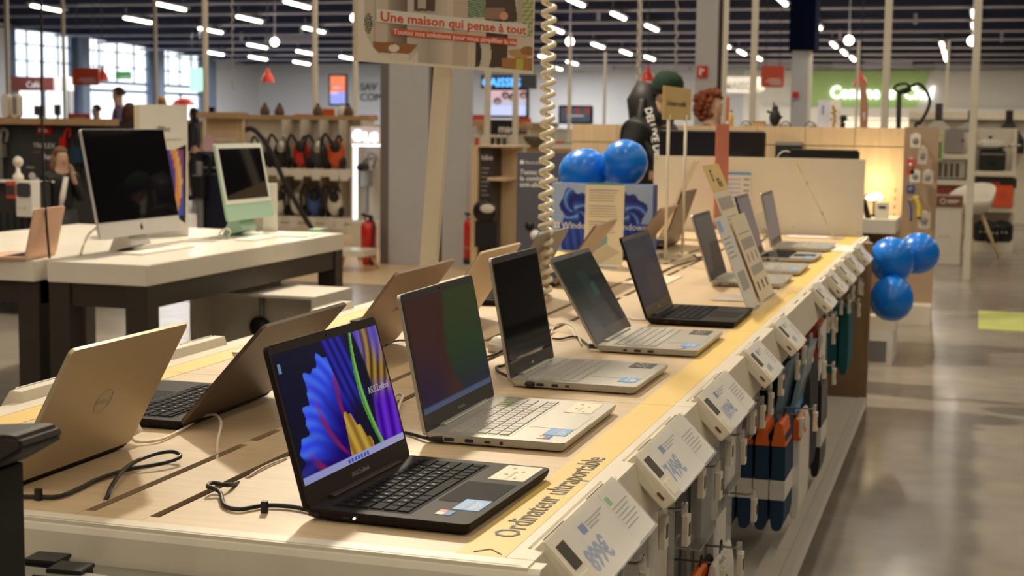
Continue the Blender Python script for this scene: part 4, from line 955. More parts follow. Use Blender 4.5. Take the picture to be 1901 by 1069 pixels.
o = thing('easel_card', 'tall cream easel card with small text over a laptop picture', 'notice', A); hh = PY(1110, 345, 5.07).z-TZ
mt = frame((0, 0, .004), (1, 0, 0), (0, .05, 1))
part('sheet', MB().box(0, w, 0, hh, -.003, 0), CREAM, o, mtx=mt); part('teal_top', MB().box(0, w, hh, hh+.008, -.003, 0), mat('teal_edge', (.1, .35, .40), .5), o, mtx=mt)
for i in range(17):
    if i % 6 == 5: continue
    part('print_line', MB().box(w*.1, w*(.85-.12*hsh(i)), hh*(.93-.033*i), hh*(.938-.033*i), 0, .0006), TXTG if i % 6 else TXTB, o, mtx=mt)
part('laptop_picture', MB().prism([(w*.08, hh*.10), (w*.6, hh*.27), (w*.6, hh*.37), (w*.08, hh*.19)], 0, .0006), mat('teal_picture', (.22, .42, .42), .5), o, mtx=mt)
part('laptop_picture', MB().prism([(w*.08, hh*.09), (w*.6, hh*.26), (w*.93, hh*.16), (w*.4, hh*.0)], 0, .0005), mat('beige_picture', (.62, .52, .36), .5), o, mtx=mt)
part('foot', MB().box(0, w, -.07, .05, 0, .003), CREAM, o); part('blue_edge', MB().box(w*.45, w, -.073, -.070, 0, .003), LBLUE, o)
P = PZ(1120, 487, TZ); o = thing('leaflet_card', 'small tilted blue and white card behind the fourth laptop', 'notice', (P.x-.02, 4.62, TZ)); part('sheet', MB().prism([(0, .0), (.004, 0), (-.06, .14), (-.064, .14)], 0, .06, 'y'), LBLUE, o); part('white_part', MB().prism([(.0042, .0), (.0062, 0), (-.022, .06), (-.024, .06)], 0, .06, 'y'), PAPER, o)
P = PZ(1190, 440, TZ); 
for k, (px, lab) in enumerate([(1196, 'pink and white leaflet leaning right, beside the blue promo box'), (1226, 'pink and white leaflet leaning right, left of the thin sign rods')]):
    o = thing('leaflet', lab, 'paper', (PZ(px, 437, TZ).x, 6.1, TZ)); part('sheet', MB().prism([(0, 0), (.003, 0), (.055, .10-.03*k), (.052, .10-.03*k)], 0, .08, 'y'), PAPER, o); part('pink_print', MB().prism([(.0032, .0), (.0042, 0), (.05, .086-.03*k), (.049, .086-.03*k)], 0.0, .03, 'y'), mat('pink_print', (.75, .35, .42), .5), o)
# monitors behind the panel
for px0, px1, py, Y, lab in [(1224, 1421, 243, 7.25, 'wide black television seen from behind the white panel'), (1466, 1595, 279, 7.2, 'lower black screen top showing above the right of the white panel')]:
    A = PY(px0, py, Y); B = PY(px1, py+2, Y); w = B.x-A.x; z0 = .80
    o = thing('television', lab, 'television', (A.x, Y, 0))
    part('back_cover', MB().box(0, w, 0, .05, z0, A.z), mat('tv_back', (.012, .010, .010), .3), o, bevel=.004); part('top_edge', MB().box(0.01, w-.01, .0, .05, A.z, A.z+.006), STEEL if Y > 7.22 else DGREY, o)
    part('stand', MB().box(w*.3, w*.7, .0, .3, .0, z0), DGREY, o)
    if Y > 7.22: txt('HISENSE', .035, mat('faint_print', (.05, .045, .045), .5), o, (w*.58, -.002, A.z-.12), ext=.0003)

# ------------------------------------------------------------ balloons
def balloon(lab, px, py, Y, rpx, tail=(0, 0, -1), logo=True):
    P = PY(px, py, Y); r = rpx*(Y/ (ray(px, py).y))/FPX
    o = thing('balloon', lab, 'balloon', P, 0)
    tl = Vector(tail).normalized(); rot = tl.to_track_quat('-Z', 'Y').to_euler()
    prof = [(.001, r*1.0), (r*.30, r*.96), (r*.58, r*.83), (r*.82, r*.60), (r*.96, r*.30), (r, 0), (r*.95, -r*.35), (r*.82, -r*.66), (r*.6, -r*.92), (r*.34, -r*1.12), (r*.14, -r*1.22), (r*.05, -r*1.26)]
    part('skin', MB().lathe(prof, 32, caps=False), BALLOON, o, rot=rot)
    part('knot', MB().lathe([(.004, -r*1.26), (.003, -r*1.30), (.010, -r*1.36), (.002, -r*1.34)], 10), BALLOON, o, rot=rot)
    if logo:
        d = (CAM-P).normalized(); x = Vector((0, 0, 1)).cross(d).normalized(); q = d*r*.93+x*r*.0-Vector((0, 0, 1))*r*.1
    return o
balloon('blue balloon on top, right of the spiral cord', 1160, 302, 5.86, 43, (-.3, .3, -1))
balloon('blue balloon lying left of the upper one, over the promo box', 1083, 322, 5.92, 46, (1, .4, .3))
balloon('blue balloon at the counter end, upper left of the three', 1655, 481, 6.80, 41, (.2, .2, -1))
balloon('blue balloon at the counter end, upper right of the three', 1705, 470, 7.02, 38, (-.9, .1, -.5))
balloon('blue balloon at the counter end, lowest of the three', 1655, 556, 6.72, 40, (.1, .3, 1))

# ------------------------------------------------------------ dark object in the left foreground and sensor tiles
zl = .705; PYY = 1.20
xr, zt_, zb_, xt = PY(50, 900, PYY+.06).x, PY(50, 812, PYY).z, PY(50, 884, PYY).z, PY(106, 830, PYY+.05).x
o = thing('post_cap', 'dark brown padded post in the bottom left foreground', 'stand', (xr-.04, PYY+.03, zl+.0003)); dx_ = xt-xr+.04
part('shaft', MB().box(-.06, .04, -.03, .03, 0, zb_-zl+.004), MBLACK, o, bevel=.006)
part('flared_head', MB().prism([(-.07, zb_-zl), (.04, zb_-zl+.001), (dx_-.012, zb_-zl+.018), (dx_, zt_-zl-.012), (dx_-.006, zt_-zl), (dx_-.02, zt_-zl+.001), (-.005, zt_-zl-.006), (-.07, zt_-zl+.002)], -.035, .035, 'y'), mat('dark_leather', (.030, .023, .018), .6), o, bevel=.004)
for k, (px, py, lab) in enumerate([(88, 1034, 'left black square sensor tile on the ledge'), (131, 1052, 'right black square sensor tile on the ledge')]):
    P = PZ(px, py, zl+.012); o = thing('sensor_tile', lab, 'device', (P.x, P.y, zl+.0002), radians(5)); part('foot', MB().box(-.02, .02, -.016, .016, 0, .008), BLACK, o); part('tile', MB().box(-.022, .022, -.018, .018, .008, .013), BLACK, o, bevel=.001)
P = PZ(70, 1062, zl); o = thing('device_tray', 'grey ribbed tray in front of the sensor tiles at the bottom left', 'tray', (P.x, P.y-.04, zl+.0002)); part('tray', MB().box(-.08, .10, -.03, .035, 0, .008), mat('ledge_green_grey', (.22, .215, .17), .45), o, bevel=.001); part('rib', MB().box(-.06, .0, .0, .003, .008, .010), MBLACK, o); part('rib', MB().box(.02, .08, .0, .003, .008, .010), MBLACK, o)

#__PART2__
# ============================================================ WHITE COMPUTER TABLES ON THE LEFT
DZ = .70
cn = PZ(271.6, 493, DZ); sm = PZ(70.7, 487, DZ); fr_ = PZ(650, 435, DZ)
TX1, TX0, TY0, TY1 = cn.x, sm.x, cn.y, fr_.y+.05
o = thing('computer_table', 'white-topped table with dark square legs, bearing the tall computer box', 'table', ((TX0+TX1)/2, (TY0+TY1)/2, 0))
hx, hy = (TX1-TX0)/2, (TY1-TY0)/2
part('table_top', MB().box(-hx, hx, -hy, hy, DZ-.078, DZ), WHITE2, o, bevel=.003)
for sy in (-1, 1): part('rail', MB().box(-hx+.09, hx-.09, sy*(hy-.05)-.035, sy*(hy-.05)+.035, DZ-.165, DZ-.0785), DFRAME, o)
for sx in (-1, 1): part('rail', MB().box(sx*(hx-.045)-.035, sx*(hx-.045)+.035, -hy+.09, hy-.09, DZ-.165, DZ-.0785), DFRAME, o)
for sx in (-1, 1):
    for sy in (-1, 1): part('leg', MB().box(sx*(hx-.048)-.045, sx*(hx-.048)+.045, sy*(hy-.048)-.045, sy*(hy-.048)+.045, 0, DZ-.0785), DFRAME, o, bevel=.002)
bx1 = TX0-.04; bx0 = bx1-1.0
o = thing('computer_table', 'second white-topped table at the left edge, under the rose gold laptop', 'table', ((bx0+bx1)/2, (TY0+TY1)/2, 0)); hx2 = .5
part('table_top', MB().box(-hx2, hx2, -hy-.02, hy, DZ-.078, DZ), WHITE2, o, bevel=.003)
for sy in (-1, 1): part('rail', MB().box(-hx2+.09, hx2+.0, sy*(hy-.05)-.035, sy*(hy-.05)+.035, DZ-.165, DZ-.0785), DFRAME, o)
for sx in (-1,):
    for sy in (-1, 1): part('leg', MB().box(sx*(hx2-.048)-.045, sx*(hx2-.048)+.045, sy*(hy-.048)-.045, sy*(hy-.048)+.045, 0, DZ-.0785), DFRAME, o)
part('leg', MB().box(hx2-.09, hx2, hy-.095, hy-.005, 0, DZ-.0785), DFRAME, o); part('leg', MB().box(hx2-.09, hx2, -hy, -hy+.09, 0, DZ-.0785), DFRAME, o)
# white cabinet below the table
A = PY(352, 545, 5.75); B = PY(584, 550, 5.75)
o = thing('cable_cabinet', 'white open-fronted cabinet under the white table with a black cable reel inside', 'cabinet', (A.x, 5.75, 0)); w = B.x-A.x; h = A.z
CABM = mat('cabinet_cream', (.58, .54, .47), .5)
part('side_panel', MB().box(0, .015, 0, .4, 0, h), CABM, o); part('side_panel', MB().box(w-.015, w, 0, .4, 0, h), CABM, o)
part('back_panel', MB().box(.015, w-.015, .18, .195, 0, h-.02), CABM, o); part('top_panel', MB().box(0, w, .0, .4, h, h+.012), CABM, o)
part('cable_disc', MB().lathe([(.045, -.012), (.045, .012)], 20, (w*.43, .16, h-.15), 'y'), BLACK, o)
part('cable', MB().tube([(w*.43, .165, h-.01), (w*.43, .165, .05)], .004, 6).tube([(w*.46, .165, h-.01), (w*.46, .165, .05)], .004, 6), GREY, o)

ALU = mat('light_aluminium', (.62, .60, .58), .38, metal=.35); MINT = mat('mint_aluminium', (.38, .56, .43), .42, metal=.15)
def desktop(lab, X, y0, W, zb, zt, zdesk, lean, chin, body, frm, facecol=None):
    """all-in-one computer facing +X; near edge at y0"""
    o = thing('desktop_computer', lab, 'computer', (X-.05, y0+W/2, zdesk), pi/2)   # local x -> +Y, local y -> -X
    H_ = zt-zb; th = math.atan(lean/H_)
    sc = part('housing', MB().rbox(-W/2, W/2, .0, .012, 0, H_/cos(th), .012, 'y', 4), body, o, (0, -.05, zb-zdesk), (-th, 0, 0))
    part('bezel', MB().box(-W/2+.002, W/2-.002, -.0012, 0, chin, H_/cos(th)-.002), frm, sc)
    part('display', MB().box(-W/2+.022, W/2-.022, -.002, -.0012, chin+.02, H_/cos(th)-.022), GLOSS, sc)
    part('rear_bulge', MB().ball((0, .042, H_*.45), W*.25, .034, H_*.25, 16, 8), body, sc)
    part('stand_neck', MB().prism([(-.045, 0.03), (.06, 0), (.066, .004), (.02, .10), (.015, .20), (.005, .20), (.0, .10)], -.07, .07, 'x'), body, o)
    part('stand_foot', MB().rbox(-.085, .085, -.10, .075, 0, .005, .01), body, o)
    return o, sc, th
o, sc, _ = desktop('large silver all-in-one computer with a black screen on the white tables', -3.2, 5.055, .612, .772, 1.192, DZ, .08, .062, ALU, GLOSS)
part('fruit_emblem', MB().ball((0, -.0005, .030), .010, .0012, .011, 14, 8).ball((.004, -.0005, .044), .002, .001, .004, 8, 6), BLACK, sc)
desktop('mint green all-in-one computer with a black screen and white border', -3.2, 6.09, .46, .780, 1.126, DZ, .066, .075, MINT, mat('pale_bezel', (.66, .66, .60), .5))
# rose gold laptop, seen from behind
o = thing('laptop', 'small rose gold laptop seen from behind on the left white table', 'laptop', (-3.50, 4.95, DZ), -pi/2+.15)
RG = mat('rose_gold', (.72, .44, .30), .4, metal=.35)
part('base', MB().rbox(-.13, .13, -.095, .095, .002, .014, .008), RG, o); part('keyboard_well', MB().box(-.11, .11, -.0, .075, .014, .0145), DARKKEY, o)
ld = part('lid', MB().rbox(-.13, .13, 0, .005, 0, .185, .008, 'y'), RG, o, (0, .092, .014), (-.22, 0, 0)); part('display', MB().box(-.122, .122, -.001, 0, .01, .178), GLOSS, ld)
part('emblem', MB().ball((0, .0055, .095), .009, .0008, .010, 12, 6), GREYSHADE, ld)
part('plug_cable', MB().tube(bez([(-.13, .06, .008), (-.18, .07, .006), (-.22, .0, .004), (-.2, -.05, .003)]), .003, 6), CWHITE, o)
# tall white computer box
P = PZ(258, 441, DZ); o = thing('computer_box', 'tall white computer box printed with a screen picture', 'box', (P.x, 6.05, DZ)); P = PY(262, 441, 6.05); o.location.x = P.x; o.rotation_euler.z = radians(38)
w = .215; h = PY(300, 194, 6.05).z-DZ
part('carton', MB().box(0, w, 0, .19, 0, h), PAPER, o, bevel=.002)
part('side_face', MB().box(-.001, 0, .002, .188, .002, h-.002), CREAM, o)
txt('iMac', .034, TXTD, o, (w*.5, -.0015, h*.80), align='CENTER'); txt('L’ordinateur tout-en-un', .016, TXTG, o, (w*.5, -.0015, h*.73), align='CENTER')
fn = lambda u, v: mixc((.02, .04, .35), (.10, .05, .30), v) if u-.3*sin(v*3) < .25 else (mixc((.75, .25, .05), (.75, .50, .20), .5+.5*sin(u*14+v*5)) if u-.3*sin(v*3) < .62 else mixc((.05, .10, .55), (.30, .06, .22), v))
part('screen_picture_frame', MB().add([(w*.50, -.001, h*.62), (w*.96, -.001, h*.70), (w*.93, -.001, h*.10), (w*.5, -.001, h*.2), (w*.50, 0, h*.62), (w*.96, 0, h*.70), (w*.93, 0, h*.10), (w*.5, 0, h*.2)], [(0,1,2,3),(4,7,6,5),(0,4,5,1),(1,5,6,2),(2,6,7,3),(3,7,4,0)]), BLACK, o)
paint('screen_picture', fn, 12, 24, w*.38, h*.5, paintmat('print', 0, .45), o, frame((w*.52, -.0016, h*.16), (1, 0, 0), (-.02, 0, 1)))
o = thing('computer_box', 'plain white box standing behind the mint green computer', 'box', PY(488, 430, 6.60)); o.location.z = DZ; o.rotation_euler.z = radians(25)
part('carton', MB().box(0, .07, 0, .03, 0, PY(505, 344, 6.42).z-DZ), PAPER, o, bevel=.002)
for px, py, wx, wy, h_, rz, lab, m in [(290, 466, .12, .42, .008, 0, 'white keyboard lying before the silver computer', PAPER), (375, 446, .14, .2, .003, .3, 'grey printed mat on the white table', GREYSHADE), (560, 436, .15, .3, .004, .1, 'pale green keyboard at the right end of the white table', mat('pale_green', (.55, .68, .55), .5)), (480, 443, .09, .3, .006, 0, 'white keyboard below the mint green computer', PAPER), (590, 429, .06, .1, .012, 0, 'small pale green pouch at the back right corner of the white table', MINT), (20, 470, .12, .2, .004, 0, 'white mouse pad at the left edge of the tables', PAPER)]:
    P = PZ(px, py, DZ); tag(part('keyboard' if 'keyboard' in lab else 'table_item', MB().rbox(-wx/2, wx/2, -wy/2, wy/2, 0, h_, .008), m, None, (P.x, P.y, DZ+.0003), (0, 0, rz)), lab, 'keyboard' if 'keyboard' in lab else 'accessory')
def zcable(lab, pts, r, m, z):
    p3 = [PZ(a, b, z+c) for a, b, c in pts]; P0 = p3[0].copy(); o = thing('charging_cable', lab, 'cable', P0); part('cord', MB().tube([p-P0 for p in bez(p3)], r, 6), m, o)
zcable('white cable looping beside the stand of the silver computer', [(150,471,.004),(155,455,.03),(165,435,.09),(180,424,.11),(186,440,.06)], .005, CWHITE, DZ)
zcable('white cable coiled by the mint green computer stand', [(404,441,.004),(410,430,.03),(420,424,.05),(428,430,.03),(422,441,.004)], .004, CWHITE, DZ)
P = PZ(92, 481, DZ); P1 = PY(85, 0, P.y)
o = thing('hanging_cable', 'thin black cable hanging from the ceiling to the white tables', 'cable', P)
part('cord', MB().tube(bez([(0, 0, .003), (-.012, 0, .18), (-.02, 0, .5), (-.012, 0, 1.0), (0, 0, 1.6), (0, 0, roofz(P.y)-DZ-.01)]), .0045, 6), BLACK, o)

# ============================================================ PEOPLE
def skin_mesh(name, verts, edges, root=0, sub=2):
    me = bpy.data.meshes.new(name); me.from_pydata([v[0] for v in verts], edges, [])
    o = bpy.data.objects.new(name, me); COL.objects.link(o)
    sk = o.modifiers.new('s', 'SKIN'); sk.use_smooth_shade = True
    sd = o.modifiers.new('d', 'SUBSURF'); sd.levels = sub; sd.render_levels = sub
    for i, v in enumerate(verts):
        r = v[1]; me.skin_vertices[0].data[i].radius = (r, r) if not isinstance(r, tuple) else r
    me.skin_vertices[0].data[root].use_root = True
    out = bpy.data.meshes.new_from_object(o.evaluated_get(bpy.context.evaluated_depsgraph_get()))
    bpy.data.objects.remove(o); bpy.data.meshes.remove(me); out.name = name; out.materials.clear(); return out
def person(lab, x, y, H, face, top, trousers, hairc, hair='short', lean=0., arm='down', sleeves=True, turn=0., skin=SKIN, fat=1.):
    """standing figure, H tall, facing the heading `face` (radians from -Y, turning towards +X)"""
    o = thing('person', lab, 'person', (x, y, 0), face)
    k = H/1.75
    def L(p):  # lean the trunk forward (towards local -Y) about the hips
        px, py, pz = p; d = max(0, pz-.95); return Vector((px, py-d*sin(lean), .95+d*cos(lean) if pz > .95 else pz))*k
    V, E = [], []
    def add(p, r, par=None):
        V.append((L(p), r*k if not isinstance(r, tuple) else (r[0]*k, r[1]*k)));
        if par is not None: E.append((par, len(V)-1))
        return len(V)-1
    pel = add((0, 0, .95), (.15*fat, .11*fat)); wa = add((0, 0, 1.10), (.13*fat, .10*fat), pel); ch = add((0, 0, 1.30), (.16*fat, .11*fat), wa); nb = add((0, .01, 1.43), (.085, .07), ch)
    nk = add((0, 0, 1.52), .056, nb); hd = add((0, -.015, 1.60), (.066, .078), nk); ht = add((0, -.015, 1.685), (.07, .085), hd); add((0, -.005, 1.735), (.045, .055), ht)
    nose = add((0, -.095, 1.625), .013, hd)
    hands = []
    for s in (-1, 1):
        sh = add((s*.17, .0, 1.41), .052*fat, nb)
        if arm == 'chin' and s > 0: el = add((s*.22, -.06, 1.14), .04, sh); wr = add((s*.08, -.16, 1.40), .026, el); dr_ = Vector((-.15, .05, .9))
        elif arm == 'fore': el = add((s*.24, -.02, 1.14), .042, sh); wr = add((s*.16, -.24, 1.10), .028, el); dr_ = Vector((-.1*s, -.9, -.1))
        else: el = add((s*.23, .02, 1.13), .042, sh); wr = add((s*.24, -.05, .88), .028, el); dr_ = Vector((0, -.1, -1))
        base = Vector(V[wr][0])/k; dr_.normalize(); sd_ = dr_.cross(Vector((1, 0, 0))).normalized() if abs(dr_.x) < .9 else Vector((0, 1, 0))
        def raw(p, r, par):
            V.append((Vector(p)*k, r*k)); E.append((par, len(V)-1)); return len(V)-1
        pa = raw(base+dr_*.06, (.030), wr)
        for f in range(4):
            a = raw(base+dr_*.10+sd_*(.021*(f-1.5)), .0095, pa); b = raw(base+dr_*(.135+.008*(f in (1, 2)))+sd_*(.021*(f-1.5))+Vector((-.008*s, 0, 0)), .0085, a); raw(base+dr_*(.158+.012*(f in (1, 2)))+sd_*(.020*(f-1.5))+Vector((-.018*s, 0, 0)), .007, b)
        a = raw(base+dr_*.045-sd_*.042, .011, pa); raw(base+dr_*.085-sd_*.060, .009, a)
        hip = add((s*.085, 0, .88), .088*fat, pel); kn = add((s*.09, -.015, .50), .058, hip); an = add((s*.09, .01, .09), .040, kn); add((s*.10, -.10, .035), .034, an)
    body = part('body', skin_mesh('body', V, E), skin, o)
    # clothing: torso with sleeves, trousers
    V, E = [], []
    pel = add((0, 0, .90), (.165*fat, .125*fat)); wa = add((0, 0, 1.10), (.15*fat, .12*fat), pel); ch = add((0, 0, 1.30), (.178*fat, .13*fat), wa); nb = add((0, .01, 1.44), (.120, .10), ch); add((0, .005, 1.515), (.078, .076), nb)
    for s in (-1, 1):
        sh = add((s*.175, .0, 1.40), .078*fat, nb)
        if arm == 'chin' and s > 0: el = add((s*.22, -.06, 1.14), .054, sh); add((s*.095, -.145, 1.36), .038, el)
        elif arm == 'fore': el = add((s*.24, -.02, 1.14), .056, sh); add((s*.17, -.20, 1.105), .040, el)
        else: el = add((s*.23, .02, 1.13), .056, sh); add((s*.24, -.04, .92), .040, el)
    part('top', skin_mesh('top', V, E), top, o)
    V, E = [], []
    pel = add((0, 0, .97), (.158*fat, .118*fat)); 
    for s in (-1, 1): hip = add((s*.085, 0, .86), .100*fat, pel); kn = add((s*.09, -.015, .50), .070, hip); add((s*.09, .01, .11), .055, kn)
    part('trousers', skin_mesh('trousers', V, E), trousers, o)
    for s in (-1, 1): part('shoe', MB().rbox(-.045*k, .045*k, -.17*k, .07*k, 0, .075*k, .03*k), BLACK, o, (s*.10*k, 0, 0), bevel=.01)
    hc = L((0, -.012, 1.655))
    ey = MB()
    for s in (-1, 1): ey.ball(tuple(hc+Vector((s*.030*k, -.078*k, -.005*k))), .010*k, .007*k, .007*k, 8, 6)
    part('eyes', ey, BLACK, o); part('mouth', MB().ball(tuple(hc+Vector((0, -.076*k, -.075*k))), .022*k, .008*k, .006*k, 10, 6), mat('lips', (.45, .16, .12), .5), o)
    er = MB()
    for s in (-1, 1): er.ball(tuple(hc+Vector((s*.074*k, .01*k, -.02*k))), .010*k, .018*k, .028*k, 8, 6)
    part('ears', er, skin, o)
    hm = MB()
    if hair == 'curly':
        rn = random.Random(3)
        for i in range(240):
            t = rn.uniform(0, 2*pi); z = rn.uniform(-1, 1); d = Vector((sqrt(1-z*z)*cos(t), sqrt(1-z*z)*sin(t), z))
            if d.y < -.45 and z < .55: continue
            rr = rn.uniform(.75, 1.05); p = hc+Vector((d.x*.125, d.y*.13+.02, d.z*.135))*k*rr; r = rn.uniform(.018, .034)*k; hm.ball(tuple(p), r, r, r*.8, 7, 5)
    else:
        n, m_ = 20, 14; vs = {}
        for i in range(m_+1):
            for j in range(n):
                a, b = pi*i/m_, 2*pi*j/n; d = Vector((sin(a)*cos(b), sin(a)*sin(b), cos(a)))
                w_ = 1+.03*sin(9*b)*sin(a)
                vs[i, j] = hc+Vector((d.x*.088*w_, d.y*.103*w_+.008, d.z*.105+.012))*k
        idx = {}; 
        def keep(a, b):
            d = Vector((sin(a)*cos(b), sin(a)*sin(b), cos(a))); return not (d.y < -.25 and d.z < .42) and not (d.z < -.25 and (hair == 'short' or d.y < .1))
        for q in vs: idx[q] = len(hm.v); hm.v.append(tuple(vs[q]))
        for i in range(m_):
            for j in range(n):
                if keep(pi*(i+.5)/m_, 2*pi*(j+.5)/n): hm.f.append((idx[i, j], idx[i, (j+1) % n], idx[i+1, (j+1) % n], idx[i+1, j])); hm.sm.append(True)
        if hair == 'long':
            for s in (-1, -.5, 0, .5, 1): hm.tube([hc+Vector((s*.062, .06-.03*abs(s), .02))*k, hc+Vector((s*.082, .075-.04*abs(s), -.10))*k, hc+Vector((s*.09, .07-.04*abs(s), -.24))*k], [.036*k, .042*k, .02*k], 8)
    part('hair', hm, mat('hair_'+'%d_%d' % (int(hairc[0]*1000), int(hairc[2]*1000)), hairc, .7, noise=.3, nscale=60), o)
    return o, hc, k
COAT = mat('black_coat', (.010, .009, .009), .55)
DK = mat('dark_trousers', (.02, .02, .025), .8)
# man in black with green cap
MF = radians(78); P = PY(1246, 170, 8.3); P.x -= .22
o, hc, k = person('person in a black hooded jacket and dark green cap leaning over the black television', P.x, 8.22, 1.535, MF, COAT, DK, (.02, .015, .012), lean=.36, arm='fore', fat=1.3)
cap = MB().lathe([(.098*k, -.005*k), (.102*k, .03*k), (.094*k, .07*k), (.066*k, .105*k), (.02*k, .12*k), (.001, .121*k)], 24, caps=False)
part('cap', cap, GRN, o, tuple(hc+Vector((0, .005, .015))), (.30, 0, 0)); part('cap_peak', MB().prism([(x*.085*k, -.06*k-.085*k*sqrt(max(0, 1-x*x))) for x in [i/6-1 for i in range(13)]], -.004, .004), GRN, o, tuple(hc+Vector((0, .0, .02))), (.30, 0, 0))
hd = MB().tube([hc+Vector((0, .13, .06))*k, hc+Vector((0, .15, -.04))*k, hc+Vector((0, .12, -.16))*k, hc+Vector((0, .05, -.24))*k], [.07*k, .115*k, .13*k, .12*k], 14)
part('hood', hd, COAT, o)
st = part('hood_strap', MB().tube(bez([hc+Vector((-.10, .12, -.05))*k, hc+Vector((-.17, .10, -.20))*k, hc+Vector((-.20, .02, -.36))*k, hc+Vector((-.19, -.10, -.52))*k]), .028*k, 8), BLACK, o)
p0 = hc+Vector((-.145, .085, -.10))*k; p1 = hc+Vector((-.215, -.05, -.50))*k
cdir = Matrix.Rotation(-MF, 3, 'Z') @ (CAM-Vector((P.x, 8.22, 1.3))).normalized()
xd_ = (p1-p0).normalized(); ud_ = cdir.cross(xd_)
txt('DELUXE DELUXE', .062*k, TXTW, st, p0+cdir*.036, xd_, ud_, ext=.0006, bold=.02, fit=.46*k)
P = PY(1319, 200, 10.6)
person('person with bushy auburn curls behind the wood partition, beside the grey column', P.x, 10.6, 1.46, radians(80), mat('brown_top', (.12, .07, .05), .8), DK, (.26, .065, .022), hair='curly')
P = PY(112, 310, 8.9)
o, hc, k = person('child with long light brown hair in a black coat, hand at the chin', P.x, 8.9, 1.03, radians(62), COAT, DK, (.20, .10, .045), hair='long', arm='chin')
part('coat_skirt', MB().lathe([(.25*k, .55*k), (.21*k, .8*k), (.17*k, 1.05*k)], 18), COAT, o)
part('pale_scarf', MB().tube([(.0*k, -.13*k, 1.42*k), (-.06*k, -.15*k, 1.2*k), (-.09*k, -.15*k, 1.05*k)], [.03*k, .035*k, .02*k], 8), PAPER, o)
P = PY(221, 190, 19); person('person in a mauve shirt with short dark hair behind the left partition', P.x, 19, 1.66, radians(-60), mat('mauve_shirt', (.16, .13, .24), .8), DK, (.04, .02, .012))
P = PY(232, 200, 16.9); person('person with long auburn hair in front of the mauve shirt', P.x, 17.0, 1.42, radians(170), mat('dark_top', (.05, .04, .04), .8), DK, (.10, .035, .015), hair='long')
P = PY(300, 190, 23); person('person with short ginger blond hair just above the tall computer box', P.x, 23, 1.60, radians(160), DK, DK, (.45, .20, .07))
P = PY(180, 205, 22); person('person with black hair and a face mask, left of the mauve shirt', P.x, 22, 1.44, radians(-40), DK, DK, (.01, .01, .012))
P = PY(360, 205, 21); person('person with long black hair in profile, right of the tall computer box', P.x, 21, 1.40, radians(-80), DK, DK, (.008, .007, .008), hair='long')

# ============================================================ LEFT AND MIDDLE RACKS
CAPW = mat('cap_wood', (.50, .31, .16), .5, noise=.1, nscale=3, stretch=(4, 20, 4))
def rack(lab, px0, px1, Y, ztop, depth=.45, m=PEGW, cap=True, name='display_rack', cat='shelving', capm=CAPW):
    a, b = PY(px0, 230, Y).x, PY(px1, 230, Y).x; o = thing(name, lab, cat, (a, Y, 0)); w = b-a
    part('back_panel', MB().box(0, w, depth-.04, depth, 0, ztop), m, o)
    if cap: part('cap_board', MB().box(-.02, w+.02, depth-.16, depth+.02, ztop, ztop+.05), capm, o)
    return o, w
# dark vacuum brand wall, far left
zt = PY(100, 232, 9.6).z
o, w = rack('dark grey display wall with white lettering behind the child', -40, 172, 9.6, zt, .3, DGREY)
X0 = o.location.x
def loc9(px, py, Y=9.85): p = PY(px, py, Y); return (p.x-X0, p.y-9.6, p.z)
part('front_board', MB().box(0, w, .25, .26, 0, zt), DGREY, o)
q = PY(70, 249, 9.84); part('red_badge', MB().box(q.x-X0, q.x-X0+.12, .235, .25, q.z, q.z+.057), RED, o); txt('Miele', .036, TXTW, o, (q.x-X0+.012, .234, q.z+.018), bold=.03)
q = PY(61, 274, 9.84); txt('TRIFLEX', .052, TXTW, o, (q.x-X0, .245, q.z)); txt('3en1', .06, TXTW, o, (q.x-X0+.08, .245, q.z-.085), bold=.02); txt('sans fil', .022, TXTG, o, (q.x-X0, .245, q.z-.04))
q = PY(48, 312, 9.84); txt('FAMILLE', .02, TXTW, o, (q.x-X0, .245, q.z)); part('animal_print', MB().ball((q.x-X0+.05, .245, q.z-.06), .03, .004, .03, 12, 6).ball((q.x-X0+.09, .245, q.z-.09), .025, .004, .02, 12, 6), TXTW, o)
def stick_vac(lab, px, ytop, ybot, Y, mbody, mtube, lean=0.):
    A = PY(px, ybot, Y); h = PY(px, ytop, Y).z-A.z; o = thing('vacuum_cleaner', lab, 'vacuum cleaner', A)
    part('tube', MB().tube(bez([(0, 0, 0), (lean*.3, 0, h*.35), (lean*.7, 0, h*.7), (lean, 0, h*.9)]), h*.045, 8), mtube, o)
    part('motor_body', MB().rbox(lean*.6-h*.09, lean*.6+h*.09, -h*.09, h*.09, h*.45, h*.72, h*.04), mbody, o)
    part('handle', MB().tube(bez([(lean*.8, 0, h*.85), (lean+.02, 0, h), (lean+h*.16, 0, h*.95), (lean+h*.12, 0, h*.75)]), h*.03, 8), mbody, o); return o
stick_vac('grey hose handle hanging at the far left of the dark wall', 3, 240, 335, 9.80, GREY, STEEL)
stick_vac('red stick vacuum mounted on the dark wall right of its lettering', 112, 238, 302, 9.80, RED, RED, .05)
stick_vac('black and blue stick vacuum mounted at the right end of the dark wall', 146, 242, 350, 9.80, NAVY, BLACK)
for px, lab in ((14, 'left white round-topped air purifier on the wood cap'), (32, 'right white round-topped air purifier on the wood cap')):
    P = PY(px, 217, 9.82); o = thing('air_purifier', lab, 'appliance', (P.x, 9.82, zt+.0505)); part('tower', MB().rbox(-.03, .03, -.03, .03, 0, .175, .028, 'y', 6), WHITE2, o); part('front_grille', MB().rbox(-.017, .017, -.032, -.03, .02, .155, .016, 'y', 6), GREY if px > 20 else PAPER, o)
